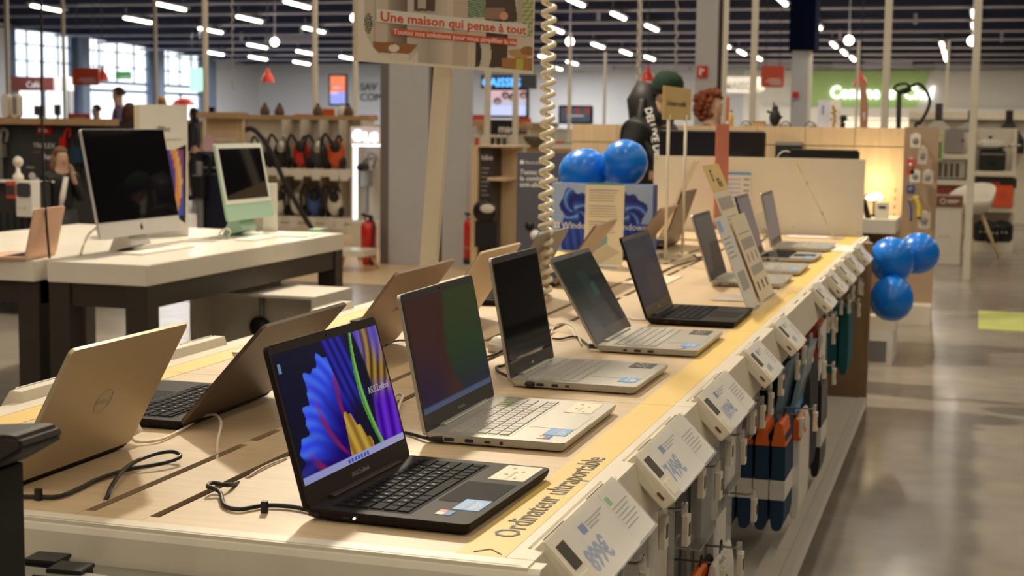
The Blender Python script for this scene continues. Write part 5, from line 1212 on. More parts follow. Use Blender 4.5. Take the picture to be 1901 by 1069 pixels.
# near black grille rack with boxes and the white camera device
P = PY(-30, 330, 8.05); q = PY(76, 330, 8.05)
o = thing('grille_rack', 'black grille stand with orange and white camera boxes at the left edge', 'shelving', (P.x, 8.05, 0)); w = q.x-P.x; h = PY(40, 336, 8.05).z
part('side_panel', MB().box(w-.02, w, 0, .12, 0, h), MBLACK, o); part('top_board', MB().box(0, w, 0, .14, h-.012, h), PAPER, o); part('back_panel', MB().box(0, w, .10, .12, 0, h), DGREY, o)
for i in range(9): part('grille_bar', MB().box(0, w, .01, .02, .1+.04*i, .112+.04*i), MBLACK, o)
for i in range(8): part('grille_bar', MB().box(w*i/8, w*i/8+.012, .0, .01, .05, h-.2), MBLACK, o)
for px0, px1, y0, y1, m, lab in ((10, 26, 337, 368, REDSIGN, 'orange and grey box on the grille stand'), (29, 57, 337, 402, PAPER, 'white camera box with a black lens picture on the grille stand')):
    a, b = PY(px0, y1, 7.95), PY(px1, y0, 7.95); t = thing('product_box', lab, 'box', (a.x, 7.957, a.z)); part('carton', MB().box(0, b.x-a.x, 0, .09, 0, b.z-a.z), m, t, bevel=.002)
    if m is PAPER: part('lens_print', MB().rbox(.006, b.x-a.x-.006, -.002, 0, (b.z-a.z)*.55, (b.z-a.z)*.95, .02, 'y'), DGREY, t); part('print_line', MB().box(.015, .03, -.002, 0, .05, .056).box(.05, .07, -.002, 0, .05, .056), TXTG, t)
    else: part('window_print', MB().box(.004, b.x-a.x-.004, -.002, 0, .02, .08), DGREY, t)
P = PY(34, 336, 8.11); t = thing('camera', 'white round camera on a short stand atop the grille stand', 'camera', (P.x, 8.11, h+.0005))
part('stand', MB().lathe([(.034, 0), (.034, .03), (.014, .05), (.012, .09)], 16), WHITE2, t); part('lens_head', MB().lathe([(.030, -.012), (.036, 0), (.030, .014)], 20, (0, 0, .115), 'y'), WHITE2, t); part('lens', MB().lathe([(.014, -.016), (.014, -.01)], 14, (0, 0, .115), 'y'), CREAM, t)

# wood partition with the navy vacuum display
zt = PY(380, 219, 11).z
o, w = rack('wood partition with white script lettering beside the tall computer box', 342, 412, 11, zt, .4, PANELWOOD)
txt('Rowenta', .07, TXTW, o, (.02, .355, PY(345, 262, 11.3).z), bold=.02)
q = PY(374, 282, 11.3); part('pink_notice', MB().box(q.x-o.location.x, q.x-o.location.x+.095, .34, .36, q.z, q.z+.13), mat('pink_notice', (.8, .5, .55), .5), o)
a = PY(366, 428, 10.6); b = PY(424, 282, 10.6); t = thing('display_stand', 'navy display stand with a black stick vacuum, left of the mint computer', 'stand', (a.x, 10.6, 0))
part('board', MB().box(0, b.x-a.x, 0, .06, 0, b.z), mat('deep_navy', (.012, .012, .035), .5), t); txt('aspirateur', .03, TXTW, t, (.06, -.002, b.z-.13)); txt('et laveur sans fil', .018, TXTG, t, (.05, -.002, b.z-.18)); part('orange_print', MB().box(.04, .08, -.003, 0, b.z-.28, b.z-.265), ORANGE, t)
stick_vac('black stick vacuum leaning on the navy display stand', 372, 285, 432, 10.56, BLACK, GREY)

# vacuum cleaner gondola
YV = 15.3; zt = PY(540, 222, YV).z
o, w = rack('cream double-shelf display full of canister vacuum cleaners', 412, 655, YV, zt, .6, PEGW)
XV = o.location.x; RK = o.name
def vz(py): return PY(530, py, YV).z
part('shelf', MB().box(0, w, 0, .56, vz(313)-.06, vz(313)), PEGW, o); part('shelf', MB().box(0, w, -.15, .56, vz(402)-.06, vz(402)), PEGW, o)
part('plinth', MB().box(0, w, -.15, .56, 0, .12), PEGW, o); part('price_rail', MB().box(0, w, -.02, 0, vz(326), vz(314)), WHITE2, o)
for px in (412, 505, 540, 575, 612, 653): q = PY(px, 300, YV).x-XV; part('divider', MB().box(q, q+.02, .25, .55, vz(402), zt), PEGW, o)
def canister(lab, px, py, rpx, m, m2=BLACK, Y=YV+.2):
    rpx *= 1.08; P = PY(px, py, Y); r = rpx*Y/FPX; t = thing('vacuum_cleaner', lab, 'vacuum cleaner', (P.x, Y, (vz(313) if py < 330 else vz(402))+.0008), 0, None)
    part('body', MB().ball((0, 0, r*1.05), r*.62, r*.6, r*1.0, 16, 10), m, t); part('dust_bin', MB().ball((r*.1, -r*.35, r*1.5), r*.38, r*.34, r*.5, 14, 8), m2, t)
    for s in (-1, 1): part('wheel', MB().lathe([(r*.42, s*r*.45), (r*.42, s*r*.6)], 16, (0, 0, r*.42), 'x'), MBLACK, t)
    part('handle', MB().tube(bez([(0, -.1*r, r*1.9), (.3*r, -.2*r, r*2.3), (.5*r, -.2*r, r*1.9)]), r*.09, 8), m2, t)
    part('hose', MB().tube(bez([(-.2*r, -.3*r, r*1.8), (-.6*r, -.5*r, r*2.4), (-.9*r, -.5*r, r*1.6), (-.8*r, -.6*r, r*.6)]), r*.10, 8), MBLACK, t)
ORR = mat('orange_red', (.62, .09, .02), .3, coat=.4); BLUEV = mat('vac_blue', (.06, .11, .33), .35)
for a in [('black canister vacuum, leftmost on the upper shelf', 490, 278, 24, BLACK, GREY), ('glossy black canister vacuum with white edge, upper shelf', 524, 280, 26, BLACK, SILVER), ('red canister vacuum in the middle of the upper shelf', 560, 283, 26, RED, BLACK), ('dark grey canister vacuum on the upper shelf', 592, 283, 26, DGREY, SILVER), ('orange red canister vacuum, right end of the upper shelf', 624, 281, 27, ORR, BLACK),
          ('white canister vacuum with black vents, leftmost on the lower shelf', 521, 376, 24, WHITE2, BLACK), ('white canister vacuum beside the blue one, lower shelf', 553, 376, 24, WHITE2, SILVER), ('blue canister vacuum on the lower shelf', 585, 372, 25, BLUEV, BLACK), ('white tall vacuum with a black front, right end of the lower shelf', 622, 374, 24, WHITE2, BLACK)]: canister(*a)
for i, px in enumerate((436, 462, 492, 524, 556, 588, 622, 641)):
    for z_, y_, nm in ((vz(324), -.025, 'shelf_ticket'), (vz(412), -.155, 'shelf_ticket')):
        q = PY(px, 318, YV).x-XV; part(nm, MB().box(q-.05, q+.05, y_, y_+.005, z_-.05, z_+.07), PAPER, [q_ for q_ in COL.objects if q_.name == RK][0])
a = PY(472, 240, 14.6); pts = [PY(x, y, 14.6)-PY(588, 428, 14.6) for x, y in ((446, 262), (446, 240), (462, 228), (480, 238), (505, 275), (525, 320), (552, 370), (578, 412), (588, 422))]
t = thing('vacuum_wand', 'long black vacuum wand with curved handle leaning in front of the vacuum display', 'vacuum cleaner', Vector((PY(588, 424, 14.6).x, 14.6, .021))); part('wand', MB().tube(bez(pts), .028, 8), MBLACK, t); part('floor_head', MB().rbox(-.05, .16, -.06, .06, -.02, .03, .02), MBLACK, t)
for px, py, c_, lab in ((590, 216, 'dark', 'small dark figurine left of the orange board'), (492, 222, 'd', 'small brown object on the vacuum display top'), (519, 222, 'd', 'second small brown object on the vacuum display top'), (635, 222, 'w', 'small cream round object on the vacuum display top'), (647, 232, 'd', 'small dark object at the right of the vacuum display top')):
    P = PY(px, py, YV+.5); t = thing('small_appliance', lab, 'appliance', (P.x, YV+.5, zt+.051)); part('body', MB().lathe([(.05, 0), (.06, .03), (.04, .09), (.015, .12)], 14), OFFW if c_ == 'w' else mat('object_brown', (.12, .07, .05), .6), t); part('lid', MB().ball((0, 0, .125), .02, .02, .015, 10, 6), BLACK, t)

# lit white tower display with logo
a = PY(651, 427, 13.8); b = PY(707, 236, 13.8); w = b.x-a.x; t = thing('lit_display', 'white lit display tower with a glowing pink logo left of the broad column', 'display', (a.x, 13.8, 0))
part('back_panel', MB().box(0, w, .3, .34, 0, b.z), WHITE2, t); part('header', MB().box(0, w, 0, .3, b.z-.17, b.z), mat('lit_header', (1, .88, .95), .4, emis=.12), t); part('base', MB().box(0, w, 0, .3, 0, .25), WHITE2, t)
part('light_strip', MB().box(.025, .06, .0, .03, .27, b.z-.18), mat('cool_strip', (1, 1, 1), .4, emis=2.0, ecol=(.9, .95, 1)), t); part('light_strip', MB().box(.02, w, .0, .02, b.z-.19, b.z-.17), mat('cool_strip', (1, 1, 1)), t)
part('side_post', MB().box(0, .025, 0, .3, .25, b.z-.17), WHITE2, t)
txt('LG', .12, WLED, t, (.14, -.003, b.z-.14), bold=.03, ext=.004); part('logo_disc', MB().lathe([(.055, -.006), (.055, 0)], 20, (.075, 0, b.z-.085), 'y'), WLED, t); part('logo_face', MB().box(.07, .09, -.008, -.006, b.z-.10, b.z-.07), mat('magenta', (.6, .02, .2), .5), t)
stick_vac('grey stick vacuum with black round head inside the lit tower', 680, 285, 395, 13.95, GREY, GREY); 
P = PY(665, 311, 13.7); t = thing('vacuum_cleaner', 'round black motor head sticking out of the lit tower', 'vacuum cleaner', (P.x, 13.78, P.z)); part('motor', MB().lathe([(.03, -.06), (.04, 0), (.035, .12)], 16, (0, 0, 0), 'y'), BLACK, t); part('grip', MB().tube([(0, .0, .02), (.06, .02, .1), (.10, .04, .08)], .018, 8), GREY, t)
# fire extinguishers
def extinguisher(lab, px, ytop, ybot, Y, hose=True):
    A = PY(px, ybot, Y); h = (PY(px, ytop, Y).z-A.z); r = h*.125; t = thing('fire_extinguisher', lab, 'extinguisher', A)
    part('foot_ring', MB().lathe([(r*1.02, 0), (r*1.02, h*.11)], 20), BLACK, t); part('tank', MB().lathe([(r, h*.112), (r, h*.80), (r*.8, h*.87), (r*.35, h*.90)], 20), RED, t)
    part('valve', MB().rbox(-r*.5, r*.5, -r*.4, r*.4, h*.90, h*.97, r*.15), BLACK, t); part('lever', MB().prism([(-r*.9, h*.97), (r*.5, h*.96), (r*.5, h*.985), (-r*.9, h*1.02)], -r*.15, r*.15, 'y'), BLACK, t)
    part('gauge', MB().lathe([(r*.2, -r*.5), (r*.2, -r*.4)], 12, (0, 0, h*.93), 'y'), PAPER, t)
    part('hose', MB().tube(bez([(r*.4, -r*.3, h*.93), (r*1.15, -r*.9, h*.85), (r*1.0, -r*1.1, h*.55), (r*.9, -r*1.0, h*.2)]), r*.14, 8), BLACK, t)
    part('label_plate', MB().lathe([(r*1.01, h*.3), (r*1.01, h*.36)], 10), mat('label_red_white', (.65, .5, .5), .5), t)
    part('wall_bracket', MB().box(-r*.3, r*.3, r*.9, r*1.4, h*.5, h*.6), BLACK, t)
extinguisher('red fire extinguisher with a black hose on the left side of the broad column', 684, 398, 514, 12.05); extinguisher('red fire extinguisher standing right of the broad column', 872, 396, 490, 12.05)
P = PY(653, 530, 11.6); t = thing('stool', 'small white stool with wooden legs beyond the right end of the white table', 'stool', (P.x, P.y, 0)); zs = PY(653, 462, 11.6).z
part('seat', MB().rbox(-.17, .17, -.17, .17, zs-.05, zs, .05), WHITE2, t)
for sx in (-1, 1):
    for sy in (-1, 1): part('leg', MB().tube([(sx*.12, sy*.12, zs-.05), (sx*.17, sy*.17, 0)], [.018, .012], 8), PANELWOOD, t)

# middle: wood bay with dark info column
Y = 11.2; a = PY(873, 470, Y); b = PY(951, 274, Y); w = b.x-a.x; o = thing('display_bay', 'pale wood display bay with a dark text column and small shelf', 'display', (a.x, Y, 0))
part('side_panel', MB().box(0, w*.16, 0, .5, 0, b.z), PANELWOOD, o); part('back_panel', MB().box(w*.46, w, .3, .33, 0, b.z), PANELWOOD, o); part('text_column', MB().box(w*.16, w*.46, .05, .5, 0, b.z-.0), mat('umber_board', (.05, .04, .04), .5), o)
part('shelf', MB().box(w*.42, w*.85, -.02, .3, PY(910, 335, Y).z, PY(910, 335, Y).z+.025), PANELWOOD, o); part('top_board', MB().box(0, w, 0, .5, b.z, b.z+.012), PANELWOOD, o); part('base', MB().box(0, w, 0, .5, 0, .08), GREY, o)
txt('bibo', .055, TXTW, o, (w*.20, .048, b.z-.10), bold=.02)
for i in range(7): part('print_line', MB().box(w*.2, w*(.40-.03*(i % 3)), .046, .05, b.z-.17-.035*i, b.z-.16-.035*i), TXTG, o)
P = PY(897, 392, Y-.1); t = thing('robot_vacuum', 'white and black robot cleaner hanging before the wood display bay', 'vacuum cleaner', (P.x, Y-.06, P.z)); part('disc', MB().lathe([(.02, -.03), (.09, -.02), (.09, .03), (.02, .04)], 24, (0, 0, 0), 'y'), BLACK, t); part('white_cover', MB().ball((.03, -.03, .02), .06, .012, .035, 14, 8), WHITE2, t)
part('dock', MB().rbox(-.08, .1, -.02, .08, -.28, -.08, .02), BLACK, t)
# rack behind it with coloured packets
zt = PY(900, 236, 14.2).z; o, w = rack('cream pegboard rack with wood cap above the wood display bay', 866, 962, 14.2, zt, .4, PEGW)
part('shelf', MB().box(0, w, .0, .36, .85, .87), PEGW, o)
for i, (px, m, c_) in enumerate([(882, REDSIGN, 'red'), (893, PAPER, 'white'), (901, REDSIGN, 'red and white'), (911, MBLACK, 'black'), (922, MBLACK, 'dark'), (933, mat('dark_green', (.03, .08, .05), .6), 'dark green'), (945, PAPER, 'pale')]):
    P = PY(px, 274, 14.25); t = thing('blister_pack', c_+' packet, '+NTH[i]+' from the left on the cream pegboard rack', 'package', (P.x, 14.3, P.z)); part('card', MB().box(-.02, .02, 0, .01, 0, .1), m, t); part('header', MB().box(-.02, .02, -.002, .012, .1, .125), PAPER, t); part('hook', MB().tube([(0, .0, .118), (0, .3, .118)], .003, 6), STEEL, t)
a = PY(910, 249, 13.5); b = PY(955, 223, 13.5); t = thing('brand_sign', 'black box sign with white letters above the pegboard rack', 'sign', (a.x, 13.5, a.z)); part('box', MB().box(0, b.x-a.x, 0, .08, 0, b.z-a.z), MBLACK, t); txt('mag', .10, TXTW, t, (.08, -.003, .02), bold=.03); part('bracket', MB().box(.05, .09, .08, .9, 0, .03), MBLACK, t)
# dark grey allergy panel
Y = 9.3; a = PY(958, 450, Y); b = PY(1050, 284, Y); w = b.x-a.x; t = thing('info_panel', 'slate grey information panel with white lettering behind the spiral cord', 'panel', (a.x, Y, 0)); part('board', MB().box(0, w, 0, .05, 0, b.z), mat('slate_board', (.085, .085, .11), .55), t)
part('logo_frame', MB().box(.022, .045, -.002, 0, b.z-.075, b.z-.052), TXTW, t); txt('Electrolux', .026, TXTW, t, (.055, -.002, b.z-.073)); txt('Testez ici\nla combinaison\nanti-allergie', .042, TXTW, t, (.022, -.002, b.z-.14), bold=.01)
part('round_photo', MB().lathe([(.035, -.002), (.035, 0)], 20, (.13, 0, .52), 'y'), PAPER, t); part('dark_photo', MB().lathe([(.03, -.003), (.03, 0)], 20, (.09, 0, .58), 'y'), BLACK, t)
# wood counter with hat-like kettle
Y = 12.6; zt = PY(1000, 286, Y).z; o, w = rack('low wood-topped counter with small goods behind the spiral cord', 962, 1060, Y, zt, .5, PANELWOOD)
part('counter_top', MB().box(0, w, -.1, .5, zt-.03, zt), PANELWOOD, o)
P = PY(993, 262, 12.8); t = thing('kettle', 'dark rounded bowl on the counter left of the spiral cord', 'bowl', (P.x, 12.8, zt+.0505)); part('bowl', MB().lathe([(.04, 0), (.09, .06), (.11, .10), (.10, .10), (.03, .02)], 18, caps=False), mat('olive_grey', (.10, .09, .07), .4), t); part('foot', MB().lathe([(.04, 0), (.04, .01)], 14), BLACK, t)
P = PY(1040, 268, 12.6); t = thing('open_box', 'white box of coloured packets on the low counter right of the spiral cord', 'box', (P.x-.1, 12.65, zt+.0505)); part('tray', MB().box(0, .3, 0, .15, 0, .04), PAPER, t); part('packets', MB().box(.02, .1, .01, .1, .04, .06), REDSIGN, t); part('packets', MB().box(.12, .2, .01, .1, .04, .055), mat('green_pack', (.15, .4, .12), .5), t)
o, w = rack('pale cabinet block behind the spiral cord', 958, 1015, 16, PY(980, 236, 16).z, .4, PEGW, capm=mat('olive_cap', (.28, .24, .16), .5))

# ============================================================ WOOD BOOTH BEHIND THE COUNTER
Y = 8.55; A = PY(1062, 236, Y); B = PY(1681, 238, Y); w = B.x-A.x; zt = B.z
o = thing('wood_partition', 'long pale birch partition wall behind the television and white panel', 'partition', (A.x, Y, 0))
n = 7
for i in range(n):
    x0, x1 = w*i/n, w*(i+1)/n-.003
    part('panel', MB().box(x0, x1, 0, .04, .0, zt-.105), PANELWOOD, o); part('panel', MB().box(x0, x1, 0, .04, zt-.10, zt), PANELWOOD, o)
part('core', MB().box(0, w-.005, .041, .09, 0, zt-.002), PANELWOOD, o)
part('end_board', MB().box(w-.03, w+.0, -.35, -.001, 0, zt-.30), PANELWOOD, o) if False else None
for i in range(12): part('peg_slot', MB().box(w-.045, w-.038, -.002, 0, zt-.35-.045*i, zt-.33-.045*i), BROWNWOOD, o)
P = PY(1602, 402, 8.35); Q = PY(1668, 402, 8.35); t = thing('wall_ledge', 'white ledge on the wood partition right of the white panel', 'shelf', (P.x, 8.12, P.z-.075)); part('board', MB().box(-.3, Q.x-P.x, 0, .4285, 0, .075), WHITE2, t, bevel=.003); LZ = P.z
t2 = thing('lower_cabinet', 'brown cabinet with grey drawer below the wall ledge', 'cabinet', (PY(1618, 600, 8.3).x-.25, 8.12, 0)); q = PY(1672, 600, 8.2).x-t2.location.x
part('carcass', MB().box(0, q, 0, .42, .26, .60), BROWNWOOD, t2); part('plinth', MB().box(0, q-.03, -.1, .42, 0, .19), PAPER, t2); part('drawer_front', MB().box(.02, q-.06, -.105, -.1, .02, .13), mat('drawer_grey', (.16, .15, .15), .5), t2); part('top_board', MB().box(0, q-.02, -.1, .42, .19, .2598), OFFW, t2)
P = PY(1637, 402, 8.22); t = thing('alarm_unit', 'small white box device with dark display on the ledge', 'device', (P.x, 8.22, LZ+.0004)); part('body', MB().rbox(-.034, .034, 0, .03, 0, .085, .006, 'y'), WHITE2, t, bevel=.001); part('display', MB().box(-.018, .018, -.001, 0, .052, .066), DGREY, t)
P = PY(1620, 380, 8.45); t = thing('reading_lamp', 'glowing round lamp on the ledge lighting the wood partition', 'lamp', (P.x+.01, 8.40, LZ+.0004)); part('stand', MB().lathe([(.03, 0), (.03, .008), (.006, .012), (.006, .09)], 14), BLACK, t); part('glowing_head', MB().lathe([(.006, .09), (.035, .085), (.045, .105), (.035, .125), (.002, .128)], 20), mat('lamp_head_glow', (1, .9, .7), .5, emis=3.5, ecol=(1, .80, .5)), t); part('loop', MB().tube(bez([(-.06, -.05, .10), (-.02, -.06, .125), (.03, -.05, .11), (.01, -.06, .085), (-.06, -.05, .085)]), .004, 6), BLACK, t)
pl = bpy.data.lights.new('ledge_lamp_light', 'POINT'); pl.energy = 1.9; pl.color = (1, .74, .40); pl.shadow_soft_size = .03; po_ = bpy.data.objects.new('ledge_lamp_light', pl); COL.objects.link(po_); po_.location = (P.x+.01, 8.40, LZ+.19)
P = PY(1606, 398, 8.2); t = thing('phone_stand', 'dark tilted handset at the left end of the ledge', 'device', (P.x, 8.2, LZ+.0004)); part('handset', MB().prism([(0, 0), (.03, 0), (.0, .10), (-.02, .10)], 0, .05, 'y'), BLACK, t)
# poster of a round device on the partition
P = PY(1439, 300, 8.53); Q = PY(1490, 264, 8.53); t = thing('picture', 'black framed print of a round ring device on the wood partition', 'picture', (P.x, 8.515, P.z-.03)); part('frame', MB().box(0, Q.x-P.x, 0, .033, 0, Q.z-P.z+.03), MBLACK, t); part('top_bar', MB().box(0, Q.x-P.x, -.002, 0, Q.z-P.z+.012, Q.z-P.z+.03), GREY, t)
rg = [(.045+.0*i, .0) for i in range(2)]; part('ring_print', MB().tube([(.06+.045*cos(a), -.002, .045+.045*sin(a)) for a in [i*2*pi/24 for i in range(25)]], .003, 6), PAPER, t)
# things along the top of the partition
def on_top(px, Y=8.6): return PY(px, 236, Y).x
t = thing('figurine', 'black long-eared toy silhouette on the wood partition', 'figurine', (on_top(1438), 8.6, zt)); part('body', MB().ball((0, 0, .05), .032, .03, .05, 14, 10), MBLACK, t); part('head', MB().ball((0, 0, .10), .018, .018, .02, 12, 8).ball((-.008, 0, .125), .005, .005, .016, 8, 6), MBLACK, t); part('arms', MB().tube([(-.045, 0, .085), (0, 0, .07), (.04, 0, .05)], .008, 6), MBLACK, t)
t = thing('picture_stand', 'lilac and white leaflet stand on the wood partition', 'stand', (on_top(1517), 8.6, zt)); w_ = on_top(1560)-on_top(1517); part('sheet', MB().box(0, w_, 0, .01, 0, .15), mat('lilac_sheet', (.62, .64, .78), .5), t); part('print', MB().box(.02, .035, -.001, 0, .07, .12), mat('grey_blue_print', (.3, .32, .5), .5), t); part('white_side', MB().box(w_*.55, w_, -.001, 0, 0, .15), PAPER, t)
t = thing('ornament', 'slim gilded branch ornament on the wood partition', 'ornament', (on_top(1548), 8.56, zt)); part('stem', MB().tube(bez([(0, 0, 0), (.005, 0, .06), (-.003, 0, .12)]), .006, 6), mat('gilt', (.45, .33, .15), .4, metal=.5), t)
tw_ = MB()
for i in range(9): tw_.ball((.012*sin(i*2.3), 0, .02+.012*i), .008, .006, .008, 8, 5)
part('buds', tw_, mat('gilt', (.45, .33, .15)), t)
t = thing('plant', 'small dark green potted plant on the wood partition', 'plant', (on_top(1563), 8.62, zt)); part('pot', MB().lathe([(.014, 0), (.018, .025)], 12), BLACK, t)
lf = MB()
for i in range(16): a = i*2.4; lf.tube([(0, 0, .022), (.02*cos(a), .02*sin(a), .045+.01*(i % 3)), (.034*cos(a), .034*sin(a), .035+.014*(i % 3))], [.003, .006, .001], 5)
part('foliage', lf, mat('leaf', (.02, .06, .02), .6), t)
t = thing('fin_banner', 'tall curved brown banner on the wood partition in front of the green wall', 'banner', (on_top(1600), 8.6, zt)); part('banner', MB().prism([(-.012, 0), (.030, 0), (.030, .12), (.018, .20), (.0, .265), (-.018, .26), (-.014, .15)], 0, .006, 'y'), mat('terracotta', (.34, .17, .11), .6), t)
txt('Nespresso'[:0]+'café', .03, TXTW, t, (.018, -.001, .04), (0, 0, 1), (-1, 0, 0)); part('foot', MB().box(-.03, .04, -.02, .03, 0, .003), GREY, t)
t = thing('bottle', 'yellow bottle right of the curly auburn hair', 'bottle', (on_top(1357), 8.6, zt)); part('bottle', MB().lathe([(.014, 0), (.014, .05), (.006, .065), (.006, .08)], 14), mat('mustard', (.6, .40, .08), .4), t); part('stopper', MB().lathe([(.007, .08), (.007, .088)], 10), BLACK, t)
t = thing('wood_box', 'small brown wooden box on the wood partition', 'box', (on_top(1408), 8.6, zt)); part('box', MB().box(-.035, .035, 0, .05, 0, .03), CAPW, t); part('lid_line', MB().box(-.035, .035, -.001, 0, .022, .024), BLACK, t)
for px, lab in ((1385, 'black wire hook stand left of the wooden box'), (1458, 'black wire hook stand right of the toy silhouette'), (1504, 'black wire hook stand left of the leaflet stand')):
    t = thing('wire_stand', lab, 'stand', (on_top(px), 8.6, zt)); part('wire', MB().tube(bez([(-.03, 0, .001), (-.02, 0, .02), (0, 0, .03), (.02, 0, .02), (.03, 0, .001)]), .003, 6), MBLACK, t)
# black upright vacuum with arching hose behind the partition
Y = 10.4; B0 = PY(1668, 236, Y); V0 = Vector((B0.x, Y, 0)); t = thing('vacuum_cleaner', 'black upright vacuum with an arching hose above the right end of the wood partition', 'vacuum cleaner', V0)
def vv(px, py): p = PY(px, py, Y); return (p.x-V0.x, 0, p.z)
part('tube', MB().tube([vv(1669, 172), vv(1668, 236), (0, 0, .1)], [.016, .016, .02], 10), MBLACK, t); part('head', MB().rbox(-.13, .13, -.1, .1, .0, .08, .03), MBLACK, t)
part('handle', MB().tube(bez([vv(1669, 172), vv(1660, 164), vv(1668, 157), vv(1683, 156), vv(1690, 166), vv(1678, 174)]), .009, 8), MBLACK, t); part('grip', MB().tube([vv(1670, 172), vv(1690, 162)], [.018, .013], 10), MBLACK, t)
part('hose', MB().tube(bez([vv(1690, 160), vv(1706, 156), vv(1719, 168), vv(1726, 187), vv(1720, 208), vv(1708, 228), vv(1698, 246), (.1, 0, .6), (.05, 0, .2)]), .011, 8), MBLACK, t)

# ============================================================ ACCESSORY WALL AND SHELVES ON THE RIGHT
Y = 9.8; a = PY(1676, 250, Y); b = PY(1742, 250, Y); o = thing('accessory_wall', 'brown pegboard wall hung with blister packs right of the wood partition', 'shelving', (a.x, Y, 0)); w = b.x-a.x
part('board', MB().box(0, w, .2, .24, 0, PY(1700, 236, Y).z), mat('tan_board', (.42, .30, .20), .6), o); part('base', MB().box(0, w, 0, .2, 0, .12), PEGW, o)
packsr = [(1699, 262, 18, 24, 'white_pack', PAPER, 'white blister pack with grey lid at the top of the pegboard wall'), (1690, 310, 14, 28, 'red_pack', REDSIGN, 'red and silver packet on the pegboard wall'), (1698, 328, 18, 22, 'grey_pack', PAPER, 'white folded packet under the red one on the pegboard wall'), (1690, 352, 14, 16, 'blue_pack', BLUEV, 'small blue packet on the pegboard wall'), (1700, 385, 16, 36, 'yellow_pack', mat('yellow_pack', (.75, .60, .06), .4), 'curved yellow and black nozzle on the pegboard wall'), (1688, 390, 8, 34, 'blue2', BLUEV, 'thin dark blue packet left of the yellow nozzle'), (1722, 330, 18, 24, 'clearp', CLEAR, 'clear packet right of the white folded packet'), (1715, 410, 22, 30, 'clear2', CLEAR, 'clear crumpled bag low on the pegboard wall'), (1712, 290, 16, 30, 'clear3', CLEAR, 'clear packet right of the red and silver one')]
for px, py, wp, hp, nm, m, lab in packsr:
    P = PY(px, py+hp/2, Y+.05); s = (Y+.05)/FPX; ww, hh = wp*s, hp*s
    t = thing('blister_pack', lab, 'package', (P.x, Y+.06, P.z))
    if 'nozzle' in lab: part('nozzle', MB().tube(bez([(-ww*.4, 0, hh), (0, 0, hh*.85), (ww*.3, 0, hh*.5), (ww*.35, 0, 0)]), ww*.25, 10), m, t); part('tip', MB().lathe([(ww*.28, -.01), (ww*.2, .012)], 10, (ww*.35, 0, 0)), BLACK, t)
    else: part('pack', MB().rbox(-ww/2, ww/2, 0, .03, 0, hh, ww*.15, 'y'), m, t, bevel=.002); part('insert', MB().ball((0, -.002, hh*.5), ww*.3, .008, hh*.25, 12, 6), GREY if m is not REDSIGN else STEEL, t)
    part('hook', MB().tube([(0, .02, hh*1.02), (0, .16, hh*1.02)], .003, 6), STEEL, t); part('header', MB().box(-ww*.2, ww*.2, .01, .015, hh*.98, hh*1.08), PAPER, t)
# shelving gondolas
def shelf_unit(lab, px0, px1, Y, shelves, top, m=WHITE):
    a, b = PY(px0, 300, Y), PY(px1, 300, Y); o = thing('shelf_unit', lab, 'shelving', (a.x, Y, 0)); w = b.x-a.x
    part('back_panel', MB().box(0, w, .4, .43, 0, top), PEGW, o)
    for sx in (0, w-.04): part('upright', MB().box(sx, sx+.04, .36, .4, 0, top), WHITE, o)
    zs = []
    for py in shelves:
        z = PY((px0+px1)/2, py, Y).z; zs.append(z); part('shelf', MB().box(.0, w, 0, .36, z-.05, z), m, o)
    part('plinth', MB().box(0, w, 0, .36, 0, .10), m, o); return o, w, zs
YS = 16.0
s1, w1, z1s = shelf_unit('white shelf unit with toasters and metal kettles', 1728, 1800, YS, (286, 334, 376), 1.2)
s2, w2, z2s = shelf_unit('white shelf unit with pans and orange boxes', 1803, 1888, YS, (318, 384), 1.25)
def goods(lab, px0, px1, py0, Y, z, m, kind='box', cat='box', d=.2):
    a, b = PY(px0, py0, Y), PY(px1, py0, Y); w = b.x-a.x; h = max(.04, a.z-z); o = thing(kind, lab, cat, (a.x, Y, z+.0005)); return o, w, h
o, w, h = goods('g', 1754, 1790, 240, YS+.05, z1s[0], None); o['label'] = 'brushed grey toaster on the top shelf, left of the wide cream pole'; o['category'] = 'toaster'; o.name = 'toaster'
part('body', MB().rbox(0, w, 0, .18, .01, h, .02, 'y'), mat('brushed_grey', (.33, .31, .31), .35, metal=.6), o); part('slot', MB().box(w*.15, w*.85, .05, .08, h, h+.002), BLACK, o); part('foot', MB().box(w*.05, w*.95, .02, .16, 0, .01), BLACK, o); part('lever', MB().box(w*.9, w*1.03, -.01, 0, h*.5, h*.6), BLACK, o)
o, w, h = goods('g', 1729, 1751, 247, YS-.02, z1s[0]-.07, None); o['label'] = 'green framed recipe picture box left of the grey toaster'; o['category'] = 'picture'; o.name = 'recipe_box'
part('frame', MB().box(0, w, 0, .02, 0, h), mat('lime_frame', (.40, .60, .15), .5), o); paint('picture', lambda u, v: (.5, .12, .05) if v < .6 and hypot(u-.5, v-.35) < .3 else ((.75, .6, .4) if v > .7 else (.12, .25, .08)), 10, 16, w*.8, h*.84, paintmat('print', 0, .45), o, frame((w*.1, -.002, h*.08), (1, 0, 0), (0, 0, 1)))
o, w, h = goods('g', 1736, 1792, 297, YS+.05, z1s[1], None); o['label'] = 'wide chrome long-slot toaster on the second shelf'; o['category'] = 'toaster'; o.name = 'toaster'
part('body', MB().rbox(0, w, 0, .16, .015, h, .02, 'y'), SILVER, o)
for i in range(4): part('dark_stripe', MB().box(w*(.12+.19*i), w*(.24+.19*i), -.002, 0, h*.15, h*.85), mat('smoky', (.09, .07, .05), .3), o)
part('foot', MB().box(w*.03, w*.97, .02, .14, 0, .0148), BLACK, o)
